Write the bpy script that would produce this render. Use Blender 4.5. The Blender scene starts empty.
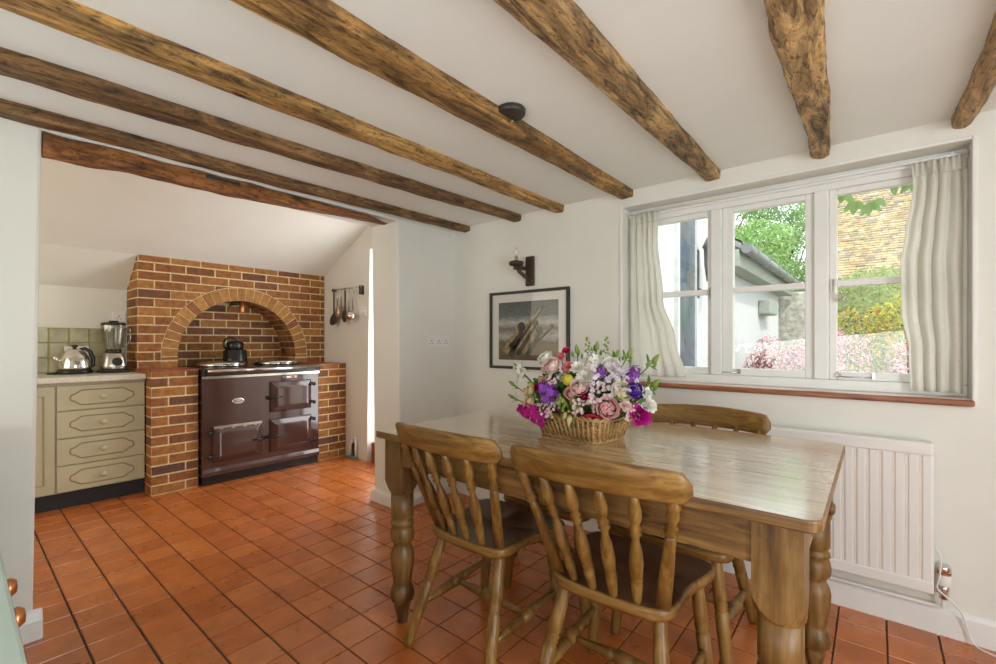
import bpy, math, random
from mathutils import Vector, Matrix, noise as mnoise
random.seed(7)
S = bpy.context.scene
COL = S.collection
PI = math.pi
R = random.uniform

# ------------------------------------------------------------------ camera, sky, sun, area lights, exposure
cam_d = bpy.data.cameras.new('camera')
cam = bpy.data.objects.new('camera', cam_d)
COL.objects.link(cam)
cam_d.sensor_width = 36.0
cam_d.lens = 455.0 / 996.0 * 36.0
cam_d.shift_y = 10.0 / 996.0
cam_d.clip_start = 0.02
cam.location = (0, 0, 1.16)
cam.rotation_euler = (PI / 2, 0, math.atan(377 / 455))
S.camera = cam

w = bpy.data.worlds.new('sky')
S.world = w
w.use_nodes = True
nt = w.node_tree
bg = nt.nodes['Background']
bg.inputs['Color'].default_value = (0.86, 0.93, 1.0, 1)
bg.inputs['Strength'].default_value = 3.0

sun_d = bpy.data.lights.new('sun', 'SUN')
sun_d.energy = 3.2
sun_d.angle = math.radians(1.5)
sun_d.color = (1.0, 0.95, 0.86)
sun = bpy.data.objects.new('sun', sun_d)
COL.objects.link(sun)
sun.rotation_euler = Vector((-0.55, 0.6, -0.8)).to_track_quat('-Z', 'Y').to_euler()


def area(name, loc, aim, sx, sy, power, color=(1, 1, 1)):
    d = bpy.data.lights.new(name, 'AREA')
    d.shape = 'RECTANGLE'
    d.size = sx
    d.size_y = sy
    d.energy = power
    d.color = color
    o = bpy.data.objects.new(name, d)
    COL.objects.link(o)
    o.location = loc
    o.rotation_euler = Vector(aim).to_track_quat('-Z', 'Y').to_euler()
    return o


area('added_back_fill', (-0.5, -1.27, 1.15), (-0.05, 0.80, 0.52), 2.2, 1.3, 46, (0.90, 0.97, 0.96))  # added soft fill behind the camera; the back wall has no window
area('daylight_from_garden_door', (1.64, 0.55, 0.95), (-1, 0.10, -0.05), 1.5, 1.7, 72, (0.85, 0.95, 1.0))
area('daylight_from_kitchen_door', (-3.25, 2.83, 1.05), (-0.1, -1, 0.0), 0.8, 1.9, 24, (0.96, 0.98, 1.0))
area('added_warm_kitchen_lamp', (-3.7, -0.95, 1.5), (-0.1, 1, 0.05), 1.2, 1.1, 12, (1.0, 0.91, 0.70))  # added unseen warm lamp for the yellow glow on the chimney breast

S.view_settings.view_transform = 'Standard'
S.view_settings.look = 'None'
S.view_settings.exposure = 0.12
S.view_settings.gamma = 1.0
S.view_settings.use_curve_mapping = False
S.cycles.max_bounces = 10
S.cycles.diffuse_bounces = 6
S.cycles.transparent_max_bounces = 16
S.cycles.sample_clamp_indirect = 6.0


# ------------------------------------------------------------------ materials
def new_mat(name):
    m = bpy.data.materials.new(name)
    m.use_nodes = True
    return m, m.node_tree, m.node_tree.nodes['Principled BSDF']


def node(t, kind, **kw):
    n = t.nodes.new(kind)
    for k, v in kw.items():
        setattr(n, k, v)
    return n


def rgba(c):
    return (c[0], c[1], c[2], 1)


def ramp(t, stops):
    n = node(t, 'ShaderNodeValToRGB')
    e = n.color_ramp.elements
    while len(e) < len(stops):
        e.new(0.5)
    for i, (p, c) in enumerate(stops):
        e[i].position = p
        e[i].color = rgba(c)
    return n


def coords(t, scale=(1, 1, 1), rot=(0, 0, 0)):
    tc = node(t, 'ShaderNodeTexCoord')
    mp = node(t, 'ShaderNodeMapping')
    mp.inputs['Scale'].default_value = scale
    mp.inputs['Rotation'].default_value = rot
    t.links.new(tc.outputs['Object'], mp.inputs['Vector'])
    return mp.outputs['Vector']


def noise(t, vec, scale, detail=3, rough=0.55, dist=0.0):
    n = node(t, 'ShaderNodeTexNoise')
    n.inputs['Scale'].default_value = scale
    n.inputs['Detail'].default_value = detail
    n.inputs['Roughness'].default_value = rough
    n.inputs['Distortion'].default_value = dist
    t.links.new(vec, n.inputs['Vector'])
    return n.outputs['Fac']


def bump(t, bsdf, height, strength, dist=0.01):
    b = node(t, 'ShaderNodeBump')
    b.inputs['Strength'].default_value = strength
    b.inputs['Distance'].default_value = dist
    t.links.new(height, b.inputs['Height'])
    t.links.new(b.outputs['Normal'], bsdf.inputs['Normal'])


def mixc(t, fac, a, b, mode='MIX'):
    n = node(t, 'ShaderNodeMix', data_type='RGBA', blend_type=mode)
    n.inputs[0].default_value = 1.0
    for sock, v in ((n.inputs[0], fac), (n.inputs[6], a), (n.inputs[7], b)):
        if hasattr(v, 'links') or hasattr(v, 'is_linked'):
            t.links.new(v, sock)
        elif isinstance(v, (int, float)):
            sock.default_value = v
        else:
            sock.default_value = rgba(v)
    return n.outputs[2]


def plain(name, c, rough=0.5, metal=0.0, var=0.08, scale=20, spec=None, coat=0.0, bmp=0.0):
    m, t, b = new_mat(name)
    v = coords(t)
    f = noise(t, v, scale, 3)
    d = tuple(max(0, x * (1 - var)) for x in c)
    h = tuple(min(1, x * (1 + var)) for x in c)
    r = ramp(t, [(0.3, d), (0.7, h)])
    t.links.new(f, r.inputs['Fac'])
    t.links.new(r.outputs['Color'], b.inputs['Base Color'])
    b.inputs['Roughness'].default_value = rough
    b.inputs['Metallic'].default_value = metal
    if spec is not None:
        b.inputs['Specular IOR Level'].default_value = spec
    b.inputs['Coat Weight'].default_value = coat
    if bmp:
        bump(t, b, f, bmp, 0.004)
    return m


def wood(name, dark, mid, light, axis='x', rough=0.4, scale=1.0, spots=0.0, bmp=0.15, coat=0.0, stretch=0.08):
    m, t, b = new_mat(name)
    s = {'x': (stretch, 1, 1), 'y': (1, stretch, 1), 'z': (1, 1, stretch)}[axis]
    v = coords(t, tuple(a * scale for a in s))
    f = noise(t, v, 38, 5, 0.65, 0.6)
    f2 = noise(t, coords(t), 5 * scale, 3)
    r = ramp(t, [(0.28, dark), (0.5, mid), (0.72, light)])
    t.links.new(f, r.inputs['Fac'])
    r2 = ramp(t, [(0.3, (0.62, 0.58, 0.55)), (0.65, (1, 1, 1))])
    t.links.new(f2, r2.inputs['Fac'])
    c = mixc(t, 0.8, r.outputs['Color'], r2.outputs['Color'], 'MULTIPLY')
    if spots:
        vo = node(t, 'ShaderNodeTexVoronoi')
        vo.inputs['Scale'].default_value = 16 * scale
        t.links.new(coords(t, tuple(0.35 + 0.65 * a if a < 1 else a for a in s)), vo.inputs['Vector'])
        rs = ramp(t, [(0.06, tuple(x * 0.25 for x in dark)), (0.16, (1, 1, 1))])
        t.links.new(vo.outputs['Distance'], rs.inputs['Fac'])
        c = mixc(t, spots, c, rs.outputs['Color'], 'MULTIPLY')
    t.links.new(c, b.inputs['Base Color'])
    b.inputs['Roughness'].default_value = rough
    b.inputs['Coat Weight'].default_value = coat
    b.inputs['Coat Roughness'].default_value = 0.15
    bump(t, b, f, bmp, 0.006)
    return m


def island(name, stops, rough=0.6, nscale=30, amount=0.35, bmp=0.2, spec=0.4, rvar=0.0):
    m, t, b = new_mat(name)
    g = node(t, 'ShaderNodeNewGeometry')
    r = ramp(t, stops)
    t.links.new(g.outputs['Random Per Island'], r.inputs['Fac'])
    f = noise(t, coords(t), nscale, 4)
    r2 = ramp(t, [(0.3, (0.55, 0.5, 0.48)), (0.68, (1.12, 1.1, 1.08))])
    t.links.new(f, r2.inputs['Fac'])
    c = mixc(t, amount, r.outputs['Color'], r2.outputs['Color'], 'MULTIPLY')
    t.links.new(c, b.inputs['Base Color'])
    b.inputs['Roughness'].default_value = rough
    b.inputs['Specular IOR Level'].default_value = spec
    if rvar:
        mr = node(t, 'ShaderNodeMapRange')
        mr.inputs['To Min'].default_value = rough - rvar
        mr.inputs['To Max'].default_value = rough + rvar
        t.links.new(noise(t, coords(t), 6, 3), mr.inputs['Value'])
        t.links.new(mr.outputs['Result'], b.inputs['Roughness'])
    bump(t, b, f, bmp, 0.003)
    return m


def pane_mat(name, tint=(1, 1, 1), gloss=0.06, rough=0.02):
    m = bpy.data.materials.new(name)
    m.use_nodes = True
    t = m.node_tree
    t.nodes.remove(t.nodes['Principled BSDF'])
    tr = node(t, 'ShaderNodeBsdfTransparent')
    tr.inputs['Color'].default_value = rgba(tint)
    gl = node(t, 'ShaderNodeBsdfGlossy')
    gl.inputs['Roughness'].default_value = rough
    mx = node(t, 'ShaderNodeMixShader')
    mx.inputs[0].default_value = gloss
    t.links.new(tr.outputs[0], mx.inputs[1])
    t.links.new(gl.outputs[0], mx.inputs[2])
    t.links.new(mx.outputs[0], t.nodes['Material Output'].inputs['Surface'])
    return m


def thin_mat(name, c, trans=0.35, rough=0.8, var=0.06, scale=40):
    m = bpy.data.materials.new(name)
    m.use_nodes = True
    t = m.node_tree
    b = t.nodes['Principled BSDF']
    f = noise(t, coords(t), scale, 2)
    r = ramp(t, [(0.3, tuple(x * (1 - var) for x in c)), (0.7, tuple(min(1, x * (1 + var)) for x in c))])
    t.links.new(f, r.inputs['Fac'])
    t.links.new(r.outputs['Color'], b.inputs['Base Color'])
    b.inputs['Roughness'].default_value = rough
    b.inputs['Specular IOR Level'].default_value = 0.2
    tl = node(t, 'ShaderNodeBsdfTranslucent')
    t.links.new(r.outputs['Color'], tl.inputs['Color'])
    mx = node(t, 'ShaderNodeMixShader')
    mx.inputs[0].default_value = trans
    t.links.new(b.outputs[0], mx.inputs[1])
    t.links.new(tl.outputs[0], mx.inputs[2])
    t.links.new(mx.outputs[0], t.nodes['Material Output'].inputs['Surface'])
    return m


M = {}
M['wall'] = plain('wall_paint', (0.76, 0.745, 0.685), 0.85, var=0.025, scale=3, bmp=0.15)
M['wall_k'] = plain('kitchen_wall_paint', (0.76, 0.745, 0.685), 0.85, var=0.02, scale=3, bmp=0.12)
M['ceiling'] = plain('ceiling_paint', (0.80, 0.81, 0.775), 0.9, var=0.02, scale=2.5, bmp=0.2)
M['trim'] = plain('white_gloss_paint', (0.80, 0.79, 0.765), 0.35, var=0.03, scale=8, bmp=0.05)
M['sillpaint'] = plain('sill_paint', (0.72, 0.62, 0.56), 0.35, var=0.06, scale=6)
M['sillwood'] = wood('sill_nosing_wood', (0.16, 0.05, 0.02), (0.36, 0.13, 0.06), (0.55, 0.26, 0.15), 'x', 0.35)
M['grout'] = plain('dark_grout', (0.065, 0.045, 0.034), 0.9, var=0.5, scale=5)
M['tile'] = island('quarry_tile', [(0.0, (0.48, 0.128, 0.025)), (0.35, (0.52, 0.144, 0.029)), (0.7, (0.55, 0.156, 0.033)), (1.0, (0.60, 0.185, 0.046))], 0.29, 9, 0.5, 0.035, 0.8, rvar=0.08)
M['brick'] = island('red_brown_brick', [(0.0, (0.12, 0.058, 0.038)), (0.10, (0.19, 0.074, 0.035)), (0.35, (0.28, 0.100, 0.032)), (0.65, (0.35, 0.138, 0.038)), (1.0, (0.43, 0.195, 0.052))], 0.7, 26, 0.85, 0.6)
M['ringbrick'] = island('golden_uplit_brick', [(0.0, (0.26, 0.095, 0.035)), (0.3, (0.38, 0.165, 0.045)), (1.0, (0.50, 0.25, 0.065))], 0.7, 26, 0.8, 0.6)  # yellower ring bricks, with part of the uplighting put into their colour
M['mortar'] = plain('mortar', (0.70, 0.56, 0.30), 0.9, var=0.2, scale=40, bmp=0.4)
M['sooty'] = plain('dark_brick_top', (0.30, 0.09, 0.035), 0.35, var=0.3, scale=14)
def beam_mat(name, k, tint):
    m, t, b = new_mat(name)
    f = noise(t, coords(t, (1, 0.16, 1)), 22, 6, 0.72, 1.2)
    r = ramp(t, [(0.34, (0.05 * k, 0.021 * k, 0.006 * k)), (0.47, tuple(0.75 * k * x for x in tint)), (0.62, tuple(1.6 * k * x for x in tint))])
    t.links.new(f, r.inputs['Fac'])
    f2 = noise(t, coords(t, (1, 0.35, 1)), 75, 4, 0.75, 0.4)
    r2 = ramp(t, [(0.36, (0.18, 0.14, 0.11)), (0.47, (1, 1, 1))])
    t.links.new(f2, r2.inputs['Fac'])
    c = mixc(t, 0.85, r.outputs['Color'], r2.outputs['Color'], 'MULTIPLY')
    f3 = noise(t, coords(t, (1, 0.5, 1)), 3.2, 3)
    r3 = ramp(t, [(0.35, (0.62, 0.55, 0.5)), (0.62, (1.25, 1.25, 1.2))])
    t.links.new(f3, r3.inputs['Fac'])
    t.links.new(mixc(t, 0.9, c, r3.outputs['Color'], 'MULTIPLY'), b.inputs['Base Color'])
    b.inputs['Roughness'].default_value = 0.6
    ad = node(t, 'ShaderNodeMath', operation='ADD')
    t.links.new(f, ad.inputs[0])
    t.links.new(f2, ad.inputs[1])
    bump(t, b, ad.outputs[0], 0.9, 0.012)
    return m


M['beam'] = beam_mat('old_oak_beam', 1.0, (0.385, 0.215, 0.066))
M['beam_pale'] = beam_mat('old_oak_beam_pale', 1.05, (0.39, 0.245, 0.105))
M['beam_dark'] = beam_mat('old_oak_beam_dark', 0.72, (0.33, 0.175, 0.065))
M['lintel'] = beam_mat('oak_lintel', 1.0, (0.34, 0.135, 0.038))
M['pine_x'] = wood('aged_pine_x', (0.075, 0.032, 0.008), (0.225, 0.112, 0.028), (0.36, 0.205, 0.068), 'x', 0.42, 1.0, 0.55, 0.2)
M['pine_y'] = wood('aged_pine_y', (0.075, 0.032, 0.008), (0.225, 0.112, 0.028), (0.36, 0.205, 0.068), 'y', 0.42, 1.0, 0.35, 0.2)
M['pine_z'] = wood('aged_pine_z', (0.060, 0.026, 0.007), (0.195, 0.098, 0.025), (0.32, 0.182, 0.060), 'z', 0.42, 1.0, 0.6, 0.2)
M['chair_x'] = wood('chair_pine_x', (0.10, 0.042, 0.008), (0.245, 0.122, 0.026), (0.36, 0.205, 0.056), 'x', 0.38, 1.2, 0.2, 0.1)
M['chair_z'] = wood('chair_pine_z', (0.10, 0.042, 0.008), (0.245, 0.122, 0.026), (0.36, 0.205, 0.056), 'z', 0.38, 1.2, 0.2, 0.1)
M['seat_dark'] = plain('worn_dark_seat', (0.155, 0.066, 0.030), 0.34, var=0.3, scale=7)
# scrubbed table top: pale, worn, glossy
m, t, b = new_mat('scrubbed_table_top')
v = coords(t, (0.06, 1, 1))
f = noise(t, v, 34, 5, 0.65, 0.5)
r = ramp(t, [(0.28, (0.32, 0.19, 0.08)), (0.5, (0.54, 0.39, 0.21)), (0.72, (0.68, 0.54, 0.35))])
t.links.new(f, r.inputs['Fac'])
f2 = noise(t, coords(t, (0.5, 1, 1)), 9, 5, 0.7)
r2 = ramp(t, [(0.40, (0.35, 0.26, 0.2)), (0.48, (1, 1, 1))])
t.links.new(f2, r2.inputs['Fac'])
t.links.new(mixc(t, 0.35, r.outputs['Color'], r2.outputs['Color'], 'MULTIPLY'), b.inputs['Base Color'])
mr = node(t, 'ShaderNodeMapRange')
mr.inputs['To Min'].default_value = 0.14
mr.inputs['To Max'].default_value = 0.34
t.links.new(noise(t, coords(t, (0.3, 1, 1)), 14, 4), mr.inputs['Value'])
t.links.new(mr.outputs['Result'], b.inputs['Roughness'])
b.inputs['Specular IOR Level'].default_value = 0.8
b.inputs['Coat Weight'].default_value = 1.0
b.inputs['Coat Roughness'].default_value = 0.14
b.inputs['Coat IOR'].default_value = 1.7
bump(t, b, f, 0.25, 0.003)
M['top'] = m

M['enamel'] = plain('brown_enamel', (0.060, 0.026, 0.021), 0.12, var=0.08, scale=4, spec=0.6, coat=0.6)
M['black'] = plain('black_enamel', (0.012, 0.012, 0.013), 0.25)
M['blackmat'] = plain('black_matt', (0.015, 0.014, 0.013), 0.6)
M['chrome'] = plain('chrome', (0.72, 0.70, 0.66), 0.14, metal=1.0, var=0.05)
M['steel'] = plain('brushed_steel', (0.55, 0.52, 0.47), 0.3, metal=1.0, var=0.1)
M['copper'] = plain('copper', (0.62, 0.24, 0.08), 0.3, metal=0.8)
M['white'] = plain('white_plastic', (0.80, 0.79, 0.76), 0.4, var=0.02)
M['red'] = plain('red_enamel', (0.5, 0.03, 0.03), 0.4)
M['radiator'] = plain('radiator_paint', (0.80, 0.775, 0.745), 0.35, var=0.02, scale=4)
M['radgroove'] = plain('yellowed_groove', (0.80, 0.72, 0.63), 0.5, var=0.05)
M['cab'] = plain('olive_cream_paint', (0.50, 0.45, 0.29), 0.4, var=0.06, scale=6)
M['cabline'] = plain('olive_groove', (0.30, 0.25, 0.13), 0.5)
M['worktop'] = plain('pale_worktop', (0.66, 0.62, 0.52), 0.3, var=0.12, scale=60)
M['walltile'] = island('olive_wall_tile', [(0, (0.36, 0.33, 0.18)), (1, (0.50, 0.47, 0.30))], 0.25, 9, 0.8, 0.1, 0.5)
M['tilegrout'] = plain('ochre_grout', (0.42, 0.34, 0.13), 0.8)
M['iron'] = plain('dark_iron', (0.035, 0.027, 0.022), 0.5, var=0.3)
M['darkoak'] = plain('dark_stained_wood', (0.050, 0.026, 0.016), 0.5, var=0.3)
M['brass'] = plain('brass', (0.60, 0.40, 0.13), 0.3, metal=1.0)
M['bulb'] = pane_mat('clear_bulb', (1, 0.97, 0.92), 0.18, 0.05)
M['frameblack'] = plain('black_frame', (0.018, 0.016, 0.015), 0.35)
M['mount'] = plain('picture_mount', (0.66, 0.64, 0.60), 0.7, var=0.02)
M['pane'] = pane_mat('window_glass', (0.985, 0.995, 0.99), 0.05, 0.01)
M['picglass'] = pane_mat('picture_glass', (1, 1, 1), 0.02, 0.03)
M['jug'] = pane_mat('blender_glass', (0.72, 0.75, 0.73), 0.22, 0.06)
M['linen'] = thin_mat('cream_linen', (0.90, 0.885, 0.83), 0.55, 0.85, 0.03, 120)
M['teal'] = plain('pale_blue_green_paint', (0.47, 0.60, 0.56), 0.4, var=0.05, scale=6)
M['wicker'] = wood('wicker', (0.22, 0.11, 0.035), (0.46, 0.27, 0.10), (0.62, 0.42, 0.19), 'x', 0.45, 2.0, 0.0, 0.2)
M['ribbon'] = thin_mat('pink_ribbon', (0.75, 0.03, 0.13), 0.2, 0.4)
M['leaf'] = thin_mat('leaf_green', (0.10, 0.22, 0.045), 0.3, 0.5, 0.3, 30)
M['leaf2'] = thin_mat('leaf_dark_green', (0.045, 0.11, 0.03), 0.25, 0.5, 0.3, 30)
M['leaf3'] = thin_mat('leaf_lime', (0.30, 0.42, 0.06), 0.35, 0.5, 0.2, 30)
FL = {'white': (0.86, 0.86, 0.78), 'blush': (0.84, 0.63, 0.58), 'hotpink': (0.70, 0.03, 0.20), 'coral': (0.78, 0.24, 0.25), 'yellow': (0.62, 0.55, 0.05),
      'cream': (0.80, 0.70, 0.42), 'purple': (0.28, 0.07, 0.42), 'crimson': (0.28, 0.005, 0.04), 'peach': (0.78, 0.48, 0.38), 'lilac': (0.68, 0.60, 0.66),
      'ivory': (0.80, 0.75, 0.47), 'violet': (0.10, 0.02, 0.35), 'magenta': (0.50, 0.01, 0.24), 'pink': (0.84, 0.50, 0.51), 'pinkwax': (0.76, 0.58, 0.58),
      'green': (0.25, 0.36, 0.07), 'pale': (0.58, 0.58, 0.25), 'yellowgreen': (0.36, 0.42, 0.08), 'greenwax': (0.30, 0.40, 0.10)}
for k, c in FL.items():
    pm = thin_mat('petal_' + k, c, 0.22, 0.6, 0.10, 60)
    t = pm.node_tree
    g = node(t, 'ShaderNodeNewGeometry')
    r = ramp(t, [(0.0, (0.80, 0.76, 0.78)), (1.0, (1.10, 1.10, 1.10))])
    t.links.new(g.outputs['Random Per Island'], r.inputs['Fac'])
    src = [l.from_socket for l in t.links if l.to_socket.name == 'Base Color'][0]
    mc = mixc(t, 1.0, src, r.outputs['Color'], 'MULTIPLY')
    t.links.new(mc, t.nodes['Principled BSDF'].inputs['Base Color'])
    t.links.new(mc, [q for q in t.nodes if q.type == 'BSDF_TRANSLUCENT'][0].inputs['Color'])
    M['fl_' + k] = pm
M['render'] = plain('white_render', (0.50, 0.50, 0.495), 0.9, var=0.06, scale=12, bmp=0.5)
M['slateblue'] = plain('dark_blue_glass', (0.07, 0.10, 0.13), 0.2, var=0.3, scale=5)
M['gutter'] = plain('grey_gutter', (0.16, 0.17, 0.17), 0.4)
M['fascia'] = plain('shaded_fascia', (0.27, 0.30, 0.26), 0.6)  # darkened: the shadow under the eave is put into this colour
M['rooftile'] = island('lichen_stone_tile', [(0, (0.24, 0.20, 0.15)), (0.4, (0.34, 0.27, 0.16)), (0.75, (0.40, 0.31, 0.14)), (1, (0.38, 0.34, 0.27))], 0.9, 5, 0.8, 0.5)
M['slate'] = island('grey_slate', [(0, (0.16, 0.16, 0.16)), (1, (0.3, 0.3, 0.29))], 0.8, 6, 0.5, 0.4)
M['stone'] = plain('rough_stone', (0.36, 0.34, 0.29), 0.95, var=0.4, scale=14, bmp=0.9)
M['ground'] = plain('garden_ground', (0.22, 0.24, 0.13), 0.95, var=0.3, scale=3)
M['bark'] = plain('bark', (0.12, 0.09, 0.07), 0.9, var=0.3, scale=10, bmp=0.6)
M['g_tree'] = thin_mat('tree_leaf', (0.19, 0.33, 0.09), 0.4, 0.6, 0.3, 2)
M['g_tree2'] = thin_mat('tree_leaf_light', (0.30, 0.45, 0.17), 0.4, 0.6, 0.3, 2)
M['g_yel'] = thin_mat('yellow_leaf', (0.45, 0.46, 0.04), 0.4, 0.6, 0.25, 3)
M['g_hedge'] = thin_mat('hedge_leaf', (0.27, 0.32, 0.12), 0.35, 0.6, 0.25, 3)
M['g_pink'] = thin_mat('pink_blossom', (0.58, 0.27, 0.32), 0.3, 0.6, 0.2, 3)
M['g_rust'] = thin_mat('rust_leaf', (0.30, 0.12, 0.10), 0.3, 0.6, 0.3, 3)
M['g_pale'] = thin_mat('pale_pink_blossom', (0.72, 0.47, 0.49), 0.3, 0.6, 0.1, 3)
M['g_dark'] = thin_mat('dark_shrub_leaf', (0.07, 0.10, 0.035), 0.2, 0.6, 0.3, 3)
M['g_orange'] = thin_mat('orange_leaf', (0.62, 0.26, 0.08), 0.3, 0.6, 0.2, 3)


# ------------------------------------------------------------------ mesh builder
class MB:
    def __init__(s):
        s.v, s.f, s.m, s.s = [], [], [], []

    def add(s, vs, fs, mi=0, smooth=False):
        o = len(s.v)
        s.v += [tuple(v) for v in vs]
        for f in fs:
            s.f.append([i + o for i in f])
            s.m.append(mi)
            s.s.append(smooth)
        return s

    def box(s, x0, x1, y0, y1, z0, z1, mi=0):
        x0, x1 = min(x0, x1), max(x0, x1)
        y0, y1 = min(y0, y1), max(y0, y1)
        z0, z1 = min(z0, z1), max(z0, z1)
        vs = [(x, y, z) for z in (z0, z1) for y in (y0, y1) for x in (x0, x1)]
        return s.add(vs, [(0, 2, 3, 1), (4, 5, 7, 6), (0, 1, 5, 4), (2, 6, 7, 3), (0, 4, 6, 2), (1, 3, 7, 5)], mi)

    def prism(s, poly, axis, a0, a1, mi=0, smooth=False):
        n = len(poly)

        def P(p, a):
            return {'x': (a, p[0], p[1]), 'y': (p[0], a, p[1]), 'z': (p[0], p[1], a)}[axis]
        ar = sum(poly[i][0] * poly[(i + 1) % n][1] - poly[(i + 1) % n][0] * poly[i][1] for i in range(n))
        if (ar < 0) != (axis == 'y'):
            poly = poly[::-1]
        if a0 > a1:
            a0, a1 = a1, a0
        vs = [P(p, a0) for p in poly] + [P(p, a1) for p in poly]
        s.add(vs, [tuple(range(n))[::-1], tuple(range(n, 2 * n))], mi)
        o = len(s.v) - 2 * n
        for i in range(n):
            j = (i + 1) % n
            s.f.append([o + i, o + j, o + n + j, o + n + i])
            s.m.append(mi)
            s.s.append(smooth)
        return s

    def rings(s, rings, mi=0, cap0=True, cap1=True, smooth=True, closed=True):
        n = len(rings[0])
        vs = [p for r in rings for p in r]
        fs = []
        for i in range(len(rings) - 1):
            for j in range(n if closed else n - 1):
                k = (j + 1) % n
                fs.append((i * n + j, i * n + k, (i + 1) * n + k, (i + 1) * n + j))
        s.add(vs, fs, mi, smooth)
        o = len(s.v) - len(vs)
        if cap0:
            s.f.append([o + j for j in range(n)][::-1]); s.m.append(mi); s.s.append(False)
        if cap1:
            s.f.append([o + (len(rings) - 1) * n + j for j in range(n)]); s.m.append(mi); s.s.append(False)
        return s

    def lathe(s, prof, p0=(0, 0, 0), p1=(0, 0, 1), seg=16, mi=0, frac=False):
        p0, p1 = Vector(p0), Vector(p1)
        d = p1 - p0
        L = d.length
        d.normalize()
        a = d.orthogonal().normalized() if abs(d.z) < 0.999 else Vector((1, 0, 0))
        bvec = d.cross(a)
        rr = []
        for r, t in prof:
            c = p0 + d * (t * L if frac else t)
            rr.append([c + (a * math.cos(2 * PI * k / seg) + bvec * math.sin(2 * PI * k / seg)) * max(r, 1e-5) for k in range(seg)])
        return s.rings(rr, mi)

    def tube(s, path, r, seg=8, mi=0, cyc=False):
        path = [Vector(p) for p in path]
        n = len(path)
        rr = []
        up = Vector((0, 0, 1))
        prev = None
        for i, p in enumerate(path):
            if cyc:
                d = path[(i + 1) % n] - path[i - 1]
            else:
                d = path[min(i + 1, n - 1)] - path[max(i - 1, 0)]
            d.normalize()
            if prev is None:
                a = d.cross(up) if abs(d.dot(up)) < 0.95 else d.cross(Vector((1, 0, 0)))
            else:
                a = prev - d * prev.dot(d)
            a.normalize()
            prev = a
            bb = d.cross(a)
            q = r[i] if isinstance(r, (list, tuple)) else r
            rr.append([p + (a * math.cos(2 * PI * k / seg) + bb * math.sin(2 * PI * k / seg)) * q for k in range(seg)])
        if cyc:
            rr.append(rr[0])
            return s.rings(rr, mi, False, False)
        return s.rings(rr, mi)

    def ell(s, c, rx, ry=None, rz=None, seg=14, nr=9, mi=0, z0=-1.0, z1=1.0):
        ry = rx if ry is None else ry
        rz = rx if rz is None else rz
        rr = []
        for i in range(nr + 1):
            t = math.asin(max(-1, min(1, z0))) + (math.asin(max(-1, min(1, z1))) - math.asin(max(-1, min(1, z0)))) * i / nr
            q = max(math.cos(t), 1e-4)
            rr.append([(c[0] + rx * q * math.cos(2 * PI * k / seg), c[1] + ry * q * math.sin(2 * PI * k / seg), c[2] + rz * math.sin(t)) for k in range(seg)])
        return s.rings(rr, mi)

    def grid(s, fn, nu, nv, mi=0, smooth=True, flip=False):
        vs = [fn(i / nu, j / nv) for j in range(nv + 1) for i in range(nu + 1)]
        fs = []
        for j in range(nv):
            for i in range(nu):
                a = j * (nu + 1) + i
                q = (a, a + 1, a + nu + 2, a + nu + 1)
                fs.append(q[::-1] if flip else q)
        return s.add(vs, fs, mi, smooth)

    def build(s, name, mats, parent=None, bevel=0.0, seg=2, solid=0.0, loc=None, sub=0):
        me = bpy.data.meshes.new(name)
        me.from_pydata(s.v, [], s.f)
        if not isinstance(mats, (list, tuple)):
            mats = [mats]
        for q in mats:
            me.materials.append(M[q] if isinstance(q, str) else q)
        me.polygons.foreach_set('material_index', s.m)
        me.polygons.foreach_set('use_smooth', s.s)
        me.update()
        o = bpy.data.objects.new(name, me)
        COL.objects.link(o)
        if parent is not None:
            o.parent = parent
        if loc is not None:
            o.location = loc
        if solid:
            q = o.modifiers.new('thickness', 'SOLIDIFY')
            q.thickness = solid
            q.offset = 0
        if bevel:
            q = o.modifiers.new('bevel', 'BEVEL')
            q.width = bevel
            q.segments = seg
            q.limit_method = 'ANGLE'
            q.angle_limit = math.radians(40)
        if sub:
            q = o.modifiers.new('smooth', 'SUBSURF')
            q.levels = sub
            q.render_levels = sub
        return o


def tag(o, label=None, cat=None, group=None, kind=None):
    if label: o['label'] = label
    if cat: o['category'] = cat
    if group: o['group'] = group
    if kind: o['kind'] = kind
    return o


def thing(name, label, cat, loc=(0, 0, 0), rz=0, group=None):
    o = bpy.data.objects.new(name, None)
    COL.objects.link(o)
    o.empty_display_size = 0.05
    o.location = loc
    o.rotation_euler = (0, 0, rz)
    return tag(o, label, cat, group)


def struct(name, mb, mats, label=None, **kw):
    o = mb.build(name, mats, **kw)
    return tag(o, label, None, None, 'structure')


def copy_tree(o, parent=None):
    c = o.copy()
    COL.objects.link(c)
    if parent is not None:
        c.parent = parent
    for ch in list(o.children):
        copy_tree(ch, c)
    return c


def smooth_poly(pts, n=5, closed=True):
    out = []
    N = len(pts)
    for i in range(N if closed else N - 1):
        p0, p1, p2, p3 = pts[(i - 1) % N if closed else max(i - 1, 0)], pts[i], pts[(i + 1) % N], pts[(i + 2) % N if closed else min(i + 2, N - 1)]
        for k in range(n):
            t = k / n
            out.append(tuple(0.5 * (2 * p1[a] + (p2[a] - p0[a]) * t + (2 * p0[a] - 5 * p1[a] + 4 * p2[a] - p3[a]) * t * t + (3 * p1[a] - p0[a] - 3 * p2[a] + p3[a]) * t ** 3) for a in range(len(p1))))
    if not closed:
        out.append(tuple(pts[-1]))
    return out


# ------------------------------------------------------------------ the room
CE = 2.04            # ceiling height
YW = 2.524           # window wall face
XL = -2.53           # wall between dining room and kitchen
TP = 0.157
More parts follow.
